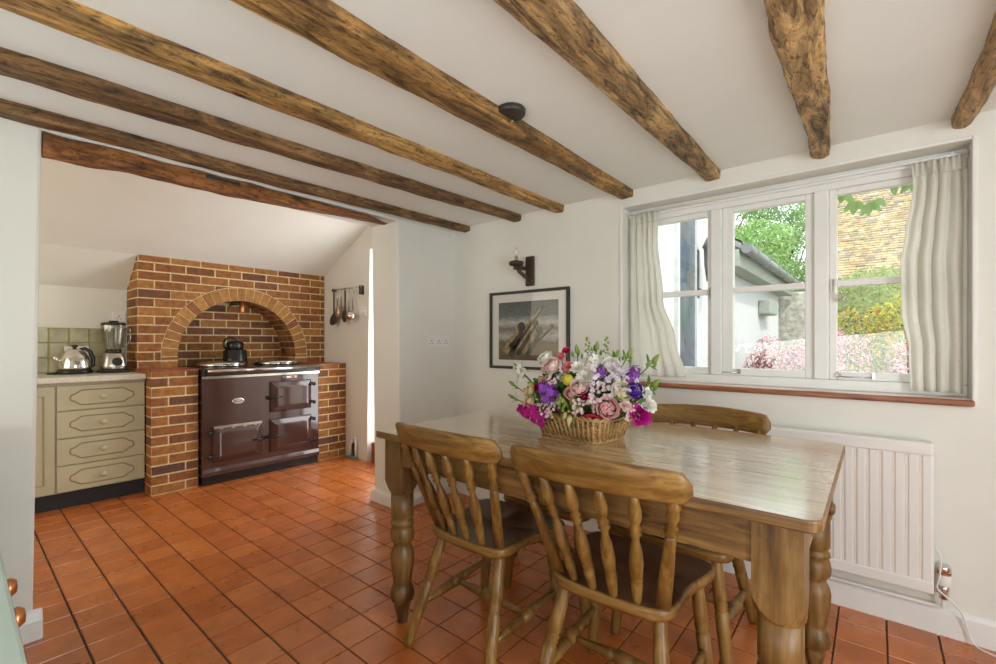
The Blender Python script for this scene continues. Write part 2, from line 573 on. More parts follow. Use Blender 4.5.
# floor: quarry tiles on a dark grout bed
fl = MB()
fl.box(-5.0, 1.8, -1.45, 2.95, -0.06, -0.004, 1)
i0, i1 = -17, 28
for i in range(-18, 28):
    for j in range(-12, 17):
        xa = -2.476 + TP * i + 0.0016
        xb = xa + TP - 0.0032
        ya = 0.335 + TP * j + 0.0026
        yb = ya + TP - 0.0052
        if xa < -5.0 or xb > 1.8 or ya < -1.45 or yb > 2.95:
            continue
        e = 0.0022
        z = [R(-0.0009, 0.0009) for _ in range(4)]
        fl.add([(xa, ya, -0.006), (xb, ya, -0.006), (xb, yb, -0.006), (xa, yb, -0.006),
                (xa + e, ya + e, z[0]), (xb - e, ya + e, z[1]), (xb - e, yb - e, z[2]), (xa + e, yb - e, z[3])],
               [(4, 5, 6, 7), (0, 1, 5, 4), (1, 2, 6, 5), (2, 3, 7, 6), (3, 0, 4, 7)], 0)
struct('floor', fl, ['tile', 'grout'])

struct('ceiling', MB().box(-2.83, 1.8, -1.45, 2.8, CE, CE + 0.12), 'ceiling')
# window wall with its recess (the window stands in it)
WX0, WX1, WZ0, WZ1 = -1.142, 0.289, 0.915, 1.945
ww = MB()
ww.box(-2.83, WX0, YW, 2.80, -0.06, CE)
ww.box(WX1, 1.8, YW, 2.80, -0.06, CE)
ww.box(WX0, WX1, YW, 2.80, -0.06, WZ0)
ww.box(WX0, WX1, YW, 2.80, WZ1, CE)
struct('wall_window', ww, 'wall')
struct('wall_right', MB().box(1.66, 1.8, -1.45, 2.8, -0.06, CE), 'wall')
struct('wall_back', MB().box(-5.0, 1.8, -1.45, -1.31, -0.06, 3.2), 'wall')
# wall between the rooms: wing, strip above the opening, pillar
wl = MB()
wl.prism([(-1.4, -0.06), (0.207, -0.06), (0.236, CE), (-1.4, CE)], 'x', XL - 0.30, XL)
wl.box(XL - 0.30, XL, 0.2, 2.0, 1.995, CE)
wl.prism([(1.995, -0.06), (2.60, -0.06), (2.60, CE), (1.968, CE)], 'x', XL - 0.30, XL)
struct('wall_left', wl, 'wall', bevel=0.012)
# kitchen shell
kb = MB().box(-5.05, -4.93, -1.45, 2.75, -0.06, 1.62)
struct('wall_kitchen_back', kb, 'wall_k')
ks = MB()
ks.prism([(-5.05, -0.06), (-3.815, -0.06), (-3.755, 2.5), (-3.755, 3.2), (-5.05, 3.2)], 'y', 2.60, 2.75)
ks.box(-3.765, -2.83, 2.60, 2.75, 2.06, 3.2)
struct('wall_kitchen_side', ks, 'wall_k')
sl = MB()
prof = [(-4.95, 1.585), (-4.60, 1.868), (-2.80, 2.80), (-2.80, 2.95), (-4.62, 2.02), (-5.05, 1.68)]
sl.prism(prof, 'y', -1.45, 2.75)
struct('ceiling_kitchen_slope', sl, 'wall_k')
struct('wall_kitchen_upper', MB().box(-2.86, -2.80, -1.45, 2.75, CE, 3.0), 'wall_k')

# skirtings
bs = MB()
bs.prism([(2.503, -0.005), (2.503, 0.09), (2.515, 0.105), (2.53, 0.108), (2.53, -0.005)], 'x', XL + 0.0, 1.66)
struct('baseboard_window', bs, 'trim')
bs = MB()
bs.prism([(XL - 0.01, -0.005), (XL + 0.022, -0.005), (XL + 0.022, 0.075), (XL + 0.006, 0.112), (XL - 0.01, 0.115)], 'y', -1.31, 0.236)
struct('baseboard_left', bs, 'trim', bevel=0.008)
bs = MB()
bs.prism([(XL - 0.32, -0.005), (XL + 0.022, -0.005), (XL + 0.022, 0.05), (XL + 0.004, 0.085), (XL - 0.30, 0.085), (XL - 0.32, 0.06)], 'y', 1.968, 2.6)
struct('baseboard_pillar', bs, 'trim', bevel=0.012)


# ------------------------------------------------------------------ ceiling beams
def beam_mesh(xa0, xb0, xa1, xb1, y0, y1, yr, zb, zt, rough=0.006, seed=0.0, wav=0.004, n=150):
    mb = MB()
    rr = []
    for i in range(n + 1):
        u = i / n
        y = y0 + (y1 - y0) * u
        q = (y - yr) / (y1 - yr)
        if q < 0:
            q *= 0.6
        xa = xa0 + (xa1 - xa0) * q
        xb = xb0 + (xb1 - xb0) * q
        wob = mnoise.noise(Vector((y * 1.3, seed, 0))) * wav * 2.2
        c = 0.22
        ch = 0.010
        pts = [(xa, zt), (xa, zb + ch), (xa + ch * 0.8, zb), (xa + (xb - xa) * 0.36, zb - 0.0015), (xa + (xb - xa) * 0.66, zb - 0.001), (xb - ch * 0.8, zb), (xb, zb + ch), (xb, zt)]
        ring = []
        for k, (x, z) in enumerate(pts):
            nx = mnoise.noise(Vector((y * 7, k * 0.9, seed + 3))) * rough + mnoise.noise(Vector((y * 25, k * 1.7, seed + 9))) * rough * 0.5
            nz = mnoise.noise(Vector((y * 6, k * 0.9, seed + 17))) * rough
            ring.append((x + wob + nx, y, z + (nz if z < zt - 0.001 else 0)))
        rr.append(ring)
    mb.rings(rr, 0, True, True, False)
    return mb


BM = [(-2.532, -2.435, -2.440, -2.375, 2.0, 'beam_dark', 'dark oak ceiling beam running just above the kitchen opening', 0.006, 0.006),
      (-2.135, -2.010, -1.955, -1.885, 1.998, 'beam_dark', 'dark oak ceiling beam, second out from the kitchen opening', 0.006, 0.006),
      (-1.700, -1.590, -1.610, -1.540, 1.998, 'beam', 'brown oak ceiling beam ending left of the window, above the wall sconce', 0.005, 0.004),
      (-1.225, -1.080, -1.158, -1.075, 1.998, 'beam', 'brown oak ceiling beam beside the black ceiling rose', 0.005, 0.004),
      (-0.725, -0.597, -0.685, -0.608, 1.998, 'beam_pale', 'straight pitted oak ceiling beam over the left half of the window', 0.004, 0.003),
      (-0.215, -0.085, -0.218, -0.153, 1.996, 'beam_pale', 'crooked tapering oak ceiling beam over the middle of the right window light', 0.009, 0.012),
      (0.250, 0.330, 0.232, 0.288, 1.996, 'beam_pale', 'oak ceiling beam at the right end of the window, cut by the picture edge', 0.006, 0.006)]
for i, (a0, b0, a1, b1, zb, mt, lab, ro, wv) in enumerate(BM):
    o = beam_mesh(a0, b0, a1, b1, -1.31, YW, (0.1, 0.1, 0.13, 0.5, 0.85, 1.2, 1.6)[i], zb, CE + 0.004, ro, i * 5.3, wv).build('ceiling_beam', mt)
    tag(o, lab, 'beam', 'ceiling beams')
# lintel over the kitchen opening
lt = thing('lintel_beam', 'rough orange brown oak lintel across the top of the kitchen opening', 'beam', (XL, 0.2, 1.95))
mb = MB()
rr = []
for i in range(61):
    u = i / 60
    y = 0.037 + 1.663 * u
    zb = -0.048 + 0.052 * u + 0.006 * math.sin(u * 9)
    ztp = 0.040 + 0.008 * math.sin(u * 4 + 0.5)
    if u > 0.9:
        q = (u - 0.9) / 0.1
        ztp = ztp * (1 - q) + 0.016 * q
        zb = zb * (1 - q) + 0.010 * q
    ring = []
    for k in range(12):
        a = 2 * PI * k / 12
        cx = math.cos(a)
        nz = mnoise.noise(Vector((y * 8, k * 0.8, 2.2))) * 0.010
        rx = 0.045 if u < 0.9 else 0.045 - 0.02 * (u - 0.9) / 0.1
        ring.append((-0.035 + rx * max(-1, min(1, cx * 1.3)) + nz, y, (zb + ztp) / 2 + (ztp - zb) / 2 * max(-1, min(1, 1.25 * math.sin(a))) + nz * 0.6))
    rr.append(ring)
mb.rings(rr)
mb.build('timber', 'lintel', lt)
MB().box(-0.02, 0.013, 0.60, 0.76, 0.012, 0.030).build('iron_plate', 'iron', lt, bevel=0.003)


# ------------------------------------------------------------------ window
win = thing('window_1', None, None, (0, 2.66, 0))
win['kind'] = 'structure'
fr = MB()
FY0, FY1 = -0.035, 0.035
fr.box(WX0, WX1, FY0, FY1, 0.937, 0.985)
fr.box(WX0, WX1, FY0, FY1, 1.872, WZ1)
fr.box(WX0, WX0 + 0.05, FY0 + 0.001, FY1, 0.9851, 1.8719)
fr.box(WX1 - 0.05, WX1, FY0 + 0.001, FY1, 0.9851, 1.8719)
fr.box(-0.683, -0.628, FY0 - 0.006, FY1, 0.9851, 1.8719)
fr.box(-0.224, -0.166, FY0 - 0.006, FY1, 0.9851, 1.8719)
fr.box(WX0, WX1, FY0 - 0.02, FY0 - 0.0005, 1.900, 1.915)
fr.build('window_frame', 'trim', win, bevel=0.005)
for (x0, x1, sw, sw2) in ((-1.092, -0.683, 0.045, 0.020), (-0.628, -0.224, 0.052, 0.036), (-0.166, 0.239, 0.030, 0.045)):
    f = MB()
    f.box(x0, x0 + sw, -0.022, 0.022, 0.985, 1.872)
    f.box(x1 - sw2, x1, -0.022, 0.022, 0.985, 1.872)
    f.box(x0 + sw, x1 - sw2, -0.022, 0.022, 0.985, 1.022)
    f.box(x0 + sw, x1 - sw2, -0.022, 0.022, 1.845, 1.872)
    f.box(x0 + sw, x1 - sw2, -0.018, 0.018, 1.418, 1.448)
    c = f.build('casement', 'trim', win, bevel=0.004)
    MB().box(x0 + sw - 0.004, x1 - sw2 + 0.004, -0.002, 0.002, 1.018, 1.85).build('pane', 'pane', c)
for (x, d) in ((-0.690, 1), (-0.150, 1)):
    h = MB()
    h.box(x - 0.010, x + 0.010, -0.028, -0.020, 1.39, 1.455)
    sp = [(x, -0.034, 1.45), (x, -0.036, 1.40), (x + 0.004, -0.036, 1.372)]
    for k in range(22):
        a = PI + k * 0.42
        rr_ = 0.022 - 0.0008 * k
        sp.append((x + 0.026 + rr_ * math.cos(a), -0.036, 1.368 + rr_ * math.sin(a)))
    h.tube(sp, 0.0032, 6)
    h.build('casement_fastener', 'steel', win)
    h = MB()
    h.tube([(x + 0.02 + 0.002 * k * 0 + (0.016 - 0.0006 * k) * math.cos(PI * 0.5 + k * 0.4) + (0.06 if x < -0.5 and False else 0), -0.03, 1.006 + (0.013 - 0.0005 * k) * math.sin(PI * 0.5 + k * 0.4)) for k in range(16)], 0.0026, 6)
    h.tube([(x + 0.02, -0.03, 1.0), (x + 0.14, -0.03, 1.0)], 0.003, 6)
    h.box(x + 0.14, x + 0.15, -0.034, -0.02, 0.994, 1.02)
    h.build('casement_stay', 'steel', win)
sill = thing('trim_sill', None, None, (0, 0, 0))
sill['kind'] = 'structure'
MB().box(WX0 - 0.0, WX1 - 0.0, 2.522, 2.70, 0.905, 0.937).build('sill_board', 'sillpaint', sill, bevel=0.004)
MB().box(WX0 - 0.005, WX1 + 0.006, 2.497, 2.524, 0.910, 0.936).build('sill_nosing', 'sillwood', sill, bevel=0.008, seg=3)
# plaster reveal edge
ar = MB()
ar.box(WX0 - 0.016, WX0, 2.518, 2.528, WZ0, WZ1 + 0.014)
ar.box(WX1, WX1 + 0.016, 2.518, 2.528, WZ0, WZ1 + 0.014)
ar.box(WX0, WX1, 2.518, 2.528, WZ1, WZ1 + 0.014)
struct('trim_window_reveal', ar, 'trim', bevel=0.004)


# ------------------------------------------------------------------ curtains
def interp(x, pts):
    if x <= pts[0][0]:
        return pts[0][1]
    for (a, b), (c, d) in zip(pts, pts[1:]):
        if x <= c:
            t = (x - a) / (c - a)
            t = t * t * (3 - 2 * t)
            return b + (d - b) * t
    return pts[-1][1]


def curtain(name, label, ztop, zbot, left, right, yb, folds, amp, seed):
    c = thing(name, label, 'curtain', (0, yb, zbot), 0, 'short linen curtains at the window')

    def fn(u, v):
        z = zbot + (ztop - zbot) * v
        xl, xr = interp(z, left), interp(z, right)
        k = max(0.0, min(1.0, (ztop - z) / 0.10))
        ph = u * folds * 2 * PI
        ph += 0.7 * math.sin(u * 5 + seed) * k + (1 - v) * 0.9 * math.sin(u * 3.1 + seed * 2)
        A = amp * (0.35 + 0.65 * k) * (0.8 + 0.4 * math.sin(u * 9 + seed))
        pin = math.exp(-((z - (ztop - 0.055)) / 0.014) ** 2)
        y = A * math.sin(ph) * (1 - 0.5 * pin) + 0.0015 * math.sin(z * 14 + u * 30 + seed) + 0.006 * mnoise.noise(Vector((u * 6, z * 7, seed)))
        x = xl + (xr - xl) * u + 0.25 * A * math.cos(ph) * k
        return (x, y, z - zbot)
    mb = MB()
    mb.grid(fn, 110, 60)
    mb.build('fabric', 'linen', c, solid=0.0022)
    hd = MB()

    def fh(u, v):
        z = ztop - 0.055 + 0.058 * v
        p = fn(u, (z - zbot) / (ztop - zbot))
        q = amp * 0.55 * math.sin(u * folds * 4 * PI) * (0.3 + v)
        return (p[0], p[1] - 0.006 + q * 0.5, z - zbot)
    hd.grid(fh, 120, 6)
    hd.build('pleated_heading', 'linen', c, solid=0.002)
    return c


curtain('curtain', 'cream linen curtain hanging at the left end of the window, its hem swept right', 1.905, 0.965,
        [(0.95, -1.125), (1.9, -1.122)], [(0.965, -0.80), (1.17, -0.855), (1.4, -0.925), (1.75, -0.955), (1.8, -0.953), (1.91, -0.950)], 2.585, 5.5, 0.016, 1.3)
curtain('curtain', 'cream linen curtain hanging at the right end of the window, bulging over the glass', 1.905, 0.955,
        [(0.955, 0.112), (1.12, 0.108), (1.30, 0.085), (1.5, 0.082), (1.62, 0.098), (1.78, 0.118), (1.81, 0.122), (1.91, 0.118)], [(0.95, 0.270), (1.9, 0.276)], 2.585, 4.3, 0.020, 4.1)
rail = thing('curtain_rail', 'thin white curtain rail along the top of the window recess', 'curtain rail', (0, 2.585, 1.915))
MB().tube([(WX0 + 0.001, 0, 0), (WX1 - 0.001, 0, 0)], 0.006, 8).build('rod', 'trim', rail)
for x in (WX0 + 0.05, -0.43, WX1 - 0.05):
    MB().box(x - 0.006, x + 0.006, -0.004, 0.046, 0.0, 0.012).build('bracket', 'trim', rail)


# ------------------------------------------------------------------ kitchen doorway, step
st = MB()
st.box(-3.745, -2.86, 2.60, 2.945, 0.0, 0.19)
tag(st.build('doorstep', 'sooty', bevel=0.006), 'red quarry tile step in the doorway right of the brick hearth', 'step')
# porch shell behind the doorway, lit by the daylight lamp
pw = MB()
pw.box(-3.95, -2.6, 2.95, 3.02, -0.06, 2.3)
pw.box(-3.99, -3.75, 2.75, 3.02, -0.06, 2.3)
pw.box(-3.95, -2.6, 2.75, 3.02, 2.2, 2.3)
pw.box(-2.83, -2.6, 2.75, 3.02, -0.06, 2.3)
struct('wall_porch', pw, 'trim')


# ------------------------------------------------------------------ brick hearth
BH, BL, BJ = 0.0645, 0.2155, 0.0095


def brick_wall(mb, P, w0, w1, z0, z1, off=0.0, cut=None, d=0.004, half=False, mi=0, arch=None):
    """bricks on a face; P(w, z, depth) gives the point; cut(z) gives a span of w to leave free"""
    row = 0
    z = z0
    while z + BH * 0.6 < z1:
        zb, zt = z + BJ * 0.5, min(z + BJ * 0.5 + BH, z1 - 0.002)
        w = w0 - off - (0.5 * (BL + BJ) if row % 2 else 0.0)
        if half:
            w = w0 - (0.5 * (BL + BJ) if row % 2 else 0.0)
        while w < w1:
            a, b = max(w + BJ * 0.5, w0), min(w + BJ * 0.5 + BL, w1)
            w += BL + BJ
            if b - a < 0.012:
                continue
            segs = [((a, b), (a, b))]
            if cut and zb > 90:
                pass
            elif arch and zt > arch[1] and a < arch[0] + arch[2] and b > arch[0] - arch[2] and zb < arch[1] + arch[2]:
                segs = []
                NX = 24
                run = []

                def flush(run):
                    if len(run) < 2 or max(zt - h for _, h in run) < 0.004:
                        return
                    e = 0.0025
                    j = d + R(-0.0012, 0.0012)
                    lo_ = [(x, h) for x, h in run]
                    poly = lo_ + [(run[-1][0], zt), (run[0][0], zt)]
                    pp_ = []
                    for q_ in poly:
                        if not pp_ or abs(q_[0] - pp_[-1][0]) + abs(q_[1] - pp_[-1][1]) > 1e-4:
                            pp_.append(q_)
                    if abs(pp_[0][0] - pp_[-1][0]) + abs(pp_[0][1] - pp_[-1][1]) < 1e-4:
                        pp_.pop()
                    if len(pp_) < 3:
                        return
                    m_ = len(pp_)
                    mb.add([P(x, z_, -0.002) for x, z_ in pp_] + [P(x, z_, j) for x, z_ in pp_],
                           [tuple(range(m_, 2 * m_))] + [(i_, (i_ + 1) % m_, m_ + (i_ + 1) % m_, m_ + i_) for i_ in range(m_)], mi)
                for k_ in range(NX + 1):
                    x_ = a + (b - a) * k_ / NX
                    u_ = abs(x_ - arch[0])
                    h_ = zb
                    if u_ < arch[2]:
                        h_ = max(zb, arch[1] + math.sqrt(arch[2] ** 2 - u_ * u_))
                    if h_ >= zt:
                        if run:
                            flush(run)
                        run = []
                    else:
                        run.append((x_, h_))
                flush(run)
            elif cut:
                c0, c1 = cut(zb), cut(zt)
                if c0 is not None and c1 is not None:
                    segs = []
                    l0, l1 = min(b, c0[0]), min(b, c1[0])
                    if l0 - a > 0.004 or l1 - a > 0.004:
                        segs.append(((a, max(a, l0)), (a, max(a, l1))))
                    r0, r1 = max(a, c0[1]), max(a, c1[1])
                    if b - r0 > 0.004 or b - r1 > 0.004:
                        segs.append(((min(b, r0), b), (min(b, r1), b)))
            for (p, q), (r_, s_) in segs:
                e = 0.0025
                j = d + R(-0.0012, 0.0012)
                mb.add([P(p, zb, -0.002), P(q, zb, -0.002), P(s_, zt, -0.002), P(r_, zt, -0.002),
                        P(p + e, zb + e, j), P(q - e, zb + e, j), P(s_ - e, zt - e, j), P(r_ + e, zt - e, j)],
                       [(4, 5, 6, 7), (0, 1, 5, 4), (1, 2, 6, 5), (2, 3, 7, 6), (3, 0, 4, 7)], mi)
        z += BH + BJ
        row += 1


hearth = thing('brick_chimney_breast', 'brown brick chimney breast with a round arch over the range cooker', 'chimney breast', (-4.6, 1.78, 0))
HX, HY = -4.6, 1.78          # local origin
yA0, yA1 = 0.975 - HY, 2.598 - HY
zB0 = 0.90
ac, zc, ri, ro = 1.765 - HY, 1.035, 0.515, 0.630


def cut_arch(z):
    if z < zc:
        return (ac - ro - 0.004, ac + ro + 0.004)
    if z >= zc + ro + 0.004:
        return None
    h = math.sqrt((ro + 0.004) ** 2 - (z - zc) ** 2)
    return (ac - h, ac + h)


# breast body (mortar) with arched hole: side piers, spandrel strips, extruded along x
NB = 24
body = MB()
zt0, zt1 = 1.866, 1.900          # top edge rises a touch to the right


def ztop_at(y):
    return zt0 + (zt1 - zt0) * (y - yA0) / (yA1 - yA0)


arc = [(ac - ri, zB0)] + [(ac - ri * math.cos(PI * k / NB), zc + ri * math.sin(PI * k / NB)) for k in range(NB + 1)] + [(ac + ri, zB0)]
front = [(0, y, z) for y, z in arc]
top = [(0, yA0, zB0)] + [(0, yA0 + (yA1 - yA0) * max(0, min(1, (k / NB))), 0) for k in range(NB + 1)] + [(0, yA1, zB0)]
outer = [(yA0, zB0)] + [(yA0 + (yA1 - yA0) * k / NB, ztop_at(yA0 + (yA1 - yA0) * k / NB)) for k in range(NB + 1)] + [(yA1, zB0)]
n = len(arc)
vs = [(0, y, z) for y, z in arc] + [(0, y, z) for y, z in outer] + [(-0.33, y, z) for y, z in arc]
fs = []
for k in range(n - 1):
    fs.append((k, k + 1, n + k + 1, n + k))
    fs.append((k, 2 * n + k, 2 * n + k + 1, k + 1))
body.add(vs, fs, 1)
# left side face follows the roof slope
body.add([(0, yA0, zB0), (0, yA0, zt0), (-0.33, yA0, 1.60), (-0.33, yA0, zB0)], [(0, 1, 2, 3)], 1)
# back of the recess
body.box(-0.33, -0.322, yA0, yA1, zB0 - 0.2, 1.60, 1)
brick_wall(body, lambda a, z, d: (d, a, z), yA0, yA1, zB0 + 0.03, zt1 - 0.012, 0.0, cut_arch, arch=(ac, zc, ro + 0.006))
brick_wall(body, lambda a, z, d: (-a, yA0 - d, z), 0.0, 0.325, zB0 + 0.03, 1.86, 0.06, lambda z: (0.325, 9.0) if z < 1.60 else (max(0.0, (1.866 - z) / 0.266 * 0.325), 9.0))
brick_wall(body, lambda a, z, d: (-0.322 + d, a, z), ac - ri + 0.002, ac + ri - 0.002, zB0 + 0.03, 1.56, 0.07)
# reveal bricks inside the arch legs and soffit, and the ring of headers
nv = 25
for k in range(nv):
    a0, a1 = PI * (k + 0.06) / nv, PI * (k + 0.94) / nv
    vs = []
    for dep in (-0.002, 0.005):
        for (rr_, a) in ((ri + 0.001, a0), (ro, a0), (ro, a1), (ri + 0.001, a1)):
            vs.append((dep, ac - rr_ * math.cos(a), zc + rr_ * math.sin(a)))
    body.add(vs, [(4, 7, 6, 5), (0, 4, 5, 1), (1, 5, 6, 2), (2, 6, 7, 3), (3, 7, 4, 0)], 2)
    for (xa, xb) in ((-0.002, -0.10), (-0.11, -0.208), (-0.218, -0.31)):
        vs = []
        for (rr_) in (ri + 0.002, ri - 0.004):
            for (x, a) in ((xa, a0), (xb, a0), (xb, a1), (xa, a1)):
                vs.append((x, ac - rr_ * math.cos(a), zc + rr_ * math.sin(a)))
        body.add(vs, [(4, 5, 6, 7), (0, 1, 5, 4), (1, 2, 6, 5), (2, 3, 7, 6), (3, 0, 4, 7)], 0)
for sgn in (-1, 1):
    z = zB0 + 0.03
    while z < zc - 0.02:
        yy = ac + sgn * ri
        for (xa, xb) in ((0.0, -0.10), (-0.11, -0.31)):
            y2 = yy - sgn * 0.004
            body.box(xb, xa, min(yy, y2), max(yy, y2), z + 0.005, z + 0.0645, 0)
        ya, yb = sorted((ac + sgn * (ri + 0.001), ac + sgn * ro))
        body.box(-0.002, 0.005, ya, yb, z + 0.005, min(z + 0.0645, zc - 0.004), 2)
        z += BH + BJ
body.build('brickwork', ['brick', 'mortar', 'ringbrick'], hearth)
for (y0_, y1_, nm) in ((0.966, 1.278, 'a'), (2.294, 2.598, 'b')):
    p = MB()
    ztp = 0.945
    p.box(-4.9 - HX, -4.184 - HX, y0_ + 0.003 - HY, y1_ - 0.003 - HY, -0.003, ztp - 0.012, 1)
    brick_wall(p, lambda a, z, d: (-4.184 - HX + d, a, z), y0_ - HY, y1_ - HY, 0.0, ztp - 0.008, half=True)
    brick_wall(p, lambda a, z, d: (-4.184 - HX - a, y0_ + 0.003 - HY - d, z), 0.0, 0.70, 0.0, ztp - 0.008, 0.11)
    brick_wall(p, lambda a, z, d: (-4.184 - HX - a, y1_ - 0.003 - HY + d, z), 0.0, 0.70, 0.0, ztp - 0.008, 0.11)
    p.box(-4.9 - HX, -4.178 - HX, y0_ - HY, y1_ - HY, ztp - 0.014, ztp, 2)
    p.build('hearth_pier', ['brick', 'mortar', 'sooty'], hearth)
cl = thing('arch_light', 'small copper spotlight fixed under the top of the brick arch', 'lamp', (-4.74, 1.78, 1.50))
MB().box(-0.19, -0.01, -0.012, 0.012, 0.018, 0.034).lathe([(0.016, 0), (0.016, 0.03)], (0.0, -0.055, 0.03), (0.0, -0.025, 0.03)).tube([(0, -0.03, 0.03), (0, 0.03, 0.03)], 0.012).build('bracket', 'iron', cl)
MB().lathe([(0.022, -0.055), (0.024, -0.05), (0.024, 0.04), (0.02, 0.045)], (0.01, 0.035, 0), (0.01, 0.035, 1)).build('lamp_shade', 'copper', cl)

# ------------------------------------------------------------------ range cooker
AX, AY = -4.14, 1.785
rc = thing('range_cooker', 'dark brown enamel range cooker standing between the brick piers under the arch', 'cooker', (AX, AY, 0))
W2 = 0.496
MB().box(-0.66, 0.0, -W2, W2, 0.075, 0.875).build('body', 'enamel', rc, bevel=0.006)
MB().box(-0.62, -0.012, -W2 + 0.004, W2 - 0.004, 0.002, 0.072).build('plinth', 'black', rc)
MB().prism([(-0.01, 0.075), (0.012, 0.075), (0.012, 0.105), (0.004, 0.135), (-0.01, 0.14)], 'y', -W2, W2).build('base_moulding', 'enamel', rc, bevel=0.003)
MB().box(-0.68, 0.022, -W2 - 0.003, W2 + 0.003, 0.882, 0.945).build('hob_top', 'black', rc, bevel=0.008)
MB().box(-0.02, 0.008, -W2, W2, 0.862, 0.883).build('chrome_strip', 'chrome', rc)  # thin chrome strip below the hob top
rl = MB().tube([(0.062, -W2 + 0.02, 0.925), (0.062, W2 - 0.01, 0.925)], 0.0135, 12)
rl_o = rl.build('towel_rail', 'chrome', rc)
for y in (-W2 + 0.045, W2 - 0.03):
    MB().lathe([(0.012, 0), (0.016, 0.02), (0.017, 0.045), (0.012, 0.06)], (0.0, y, 0.915), (0.062, y, 0.925), 12).build('rail_bracket', 'black', rl_o)
for (y, n_) in ((-0.235, 0), (0.245, 1)):
    lid = MB().lathe([(0.185, 0.0), (0.19, 0.008), (0.188, 0.022), (0.175, 0.036), (0.12, 0.044), (0.0, 0.046)], (-0.33, y, 0.946), (-0.33, y, 1.946), 32)
    lo = lid.build('hotplate_lid', 'chrome', rc)
    MB().lathe([(0.195, -0.001), (0.197, 0.006), (0.19, 0.009)], (-0.33, y, 0.946), (-0.33, y, 1.946), 32).build('lid_rim', 'black', lo)
    hd = MB().tube([(-0.12, y - 0.06, 0.965), (-0.108, y - 0.05, 0.975), (-0.108, y + 0.05, 0.975), (-0.12, y + 0.06, 0.965)], 0.008)
    hd.build('lid_handle', 'chrome', lo)
    MB().box(-0.56, -0.50, y - 0.04, y + 0.04, 0.946, 0.985).build('lid_hinge', 'chrome', lo, bevel=0.006)


def oven_door(y0, y1, z0, z1, hinge_right, vent=False):
    cy, cz = (y0 + y1) / 2, (z0 + z1) / 2
    d = MB()
    k = 0.045
    lv = [(0.0, 0.0, 0.0), (0.014, 0.004, 0.004), (0.020, 0.010, 0.010), (0.040, k, k), (0.043, k + 0.012, k + 0.012)]
    rr = []
    for x, iy, iz in lv:
        rr.append([(x, y0 + iy, z0 + iz), (x, y1 - iy, z0 + iz), (x, y1 - iy, z1 - iz), (x, y0 + iy, z1 - iz)])
    d.rings(rr, 0, True, True, False)
    do = d.build('oven_door', 'enamel', rc, bevel=0.003)
    s = 1 if hinge_right else -1
    ye = y1 if hinge_right else y0
    for z in (z0 + 0.055, z1 - 0.045):
        h = MB()
        h.tube([(0.022, ye - s * 0.045, z), (0.036, ye - s * 0.02, z), (0.03, ye + s * 0.022, z)], [0.007, 0.009, 0.008])
        h.lathe([(0.011, 0), (0.013, 0.006), (0.013, 0.026), (0.009, 0.032)], (0.026, ye + s * 0.022, z - 0.016), (0.026, ye + s * 0.022, z + 1), 10)
        h.build('door_hinge', 'black', do)
    yl = y0 if hinge_right else y1
    h = MB()
    h.lathe([(0.016, 0), (0.018, 0.008), (0.010, 0.02)], (0.0, yl - s * 0.016, cz - 0.005), (1, yl - s * 0.016, cz - 0.005), 12)
    h.tube([(0.02, yl - s * 0.02, cz - 0.005), (0.045, yl + s * 0.02, cz - 0.003), (0.055, yl + s * 0.095, cz)], [0.008, 0.008, 0.006])
    h.build('door_latch', 'steel' if False else 'black', do)
    if vent:
        v_ = MB()
        v_.box(0.012, 0.026, y0 + 0.01, y1 - 0.005, z1 - 0.016, z1 + 0.004, 0)
        for q in range(4):
            yy = y0 + (y1 - y0) * (0.16 + 0.23 * q)
            v_.box(0.020, 0.030, yy - 0.012, yy + 0.012, z1 - 0.024, z1 - 0.002, 0)
        v_.build('vent_strip', 'steel', do, bevel=0.002)


oven_door(1.815 - AY, 2.200 - AY, 0.535, 0.808, True)
oven_door(1.815 - AY, 2.200 - AY, 0.178, 0.476, True)
oven_door(1.360 - AY, 1.748 - AY, 0.178, 0.470, False, True)
th = MB().box(0.0, 0.006, 1.935 - AY, 2.06 - AY, 0.832, 0.850)
tho = th.build('temperature_gauge', 'white', rc, bevel=0.002)
MB().box(0.005, 0.009, 2.01 - AY, 2.045 - AY, 0.834, 0.848).build('gauge_red_zone', 'red', tho)
MB().box(0.005, 0.009, 1.94 - AY, 1.965 - AY, 0.834, 0.848).build('gauge_dark_zone', 'iron', tho)
bd = MB()
by, bz = 1.556 - AY, 0.664
bd.rings([[(x, by + ry * math.cos(2 * PI * k / 24), bz + rz * math.sin(2 * PI * k / 24)) for k in range(24)] for x, ry, rz in ((0, 0.048, 0.025), (0.006, 0.048, 0.025), (0.008, 0.044, 0.021))], 0, True, True, False)
bdo = bd.build('badge', 'chrome', rc)


def text_mesh(body, name, mat, parent, loc, rot, size, ext=0.0008):
    cu = bpy.data.curves.new(name, 'FONT')
    cu.body = body
    cu.size = size
    cu.extrude = ext
    cu.align_x = 'CENTER'
    cu.align_y = 'CENTER'
    tmp = bpy.data.objects.new(name + '_curve', cu)
    COL.objects.link(tmp)
    dg = bpy.context.evaluated_depsgraph_get()
    dg.update()
    me = bpy.data.meshes.new_from_object(tmp.evaluated_get(dg))
    COL.objects.unlink(tmp)
    bpy.data.objects.remove(tmp)
    me.materials.clear()
    me.materials.append(M[mat])
    o = bpy.data.objects.new(name, me)
    COL.objects.link(o)
    o.parent = parent
    o.location = loc
    o.rotation_euler = rot
    return o


text_mesh('AGA', 'badge_lettering', 'black', bdo, (0.0088, by, bz), (PI / 2, 0, PI / 2), 0.036)

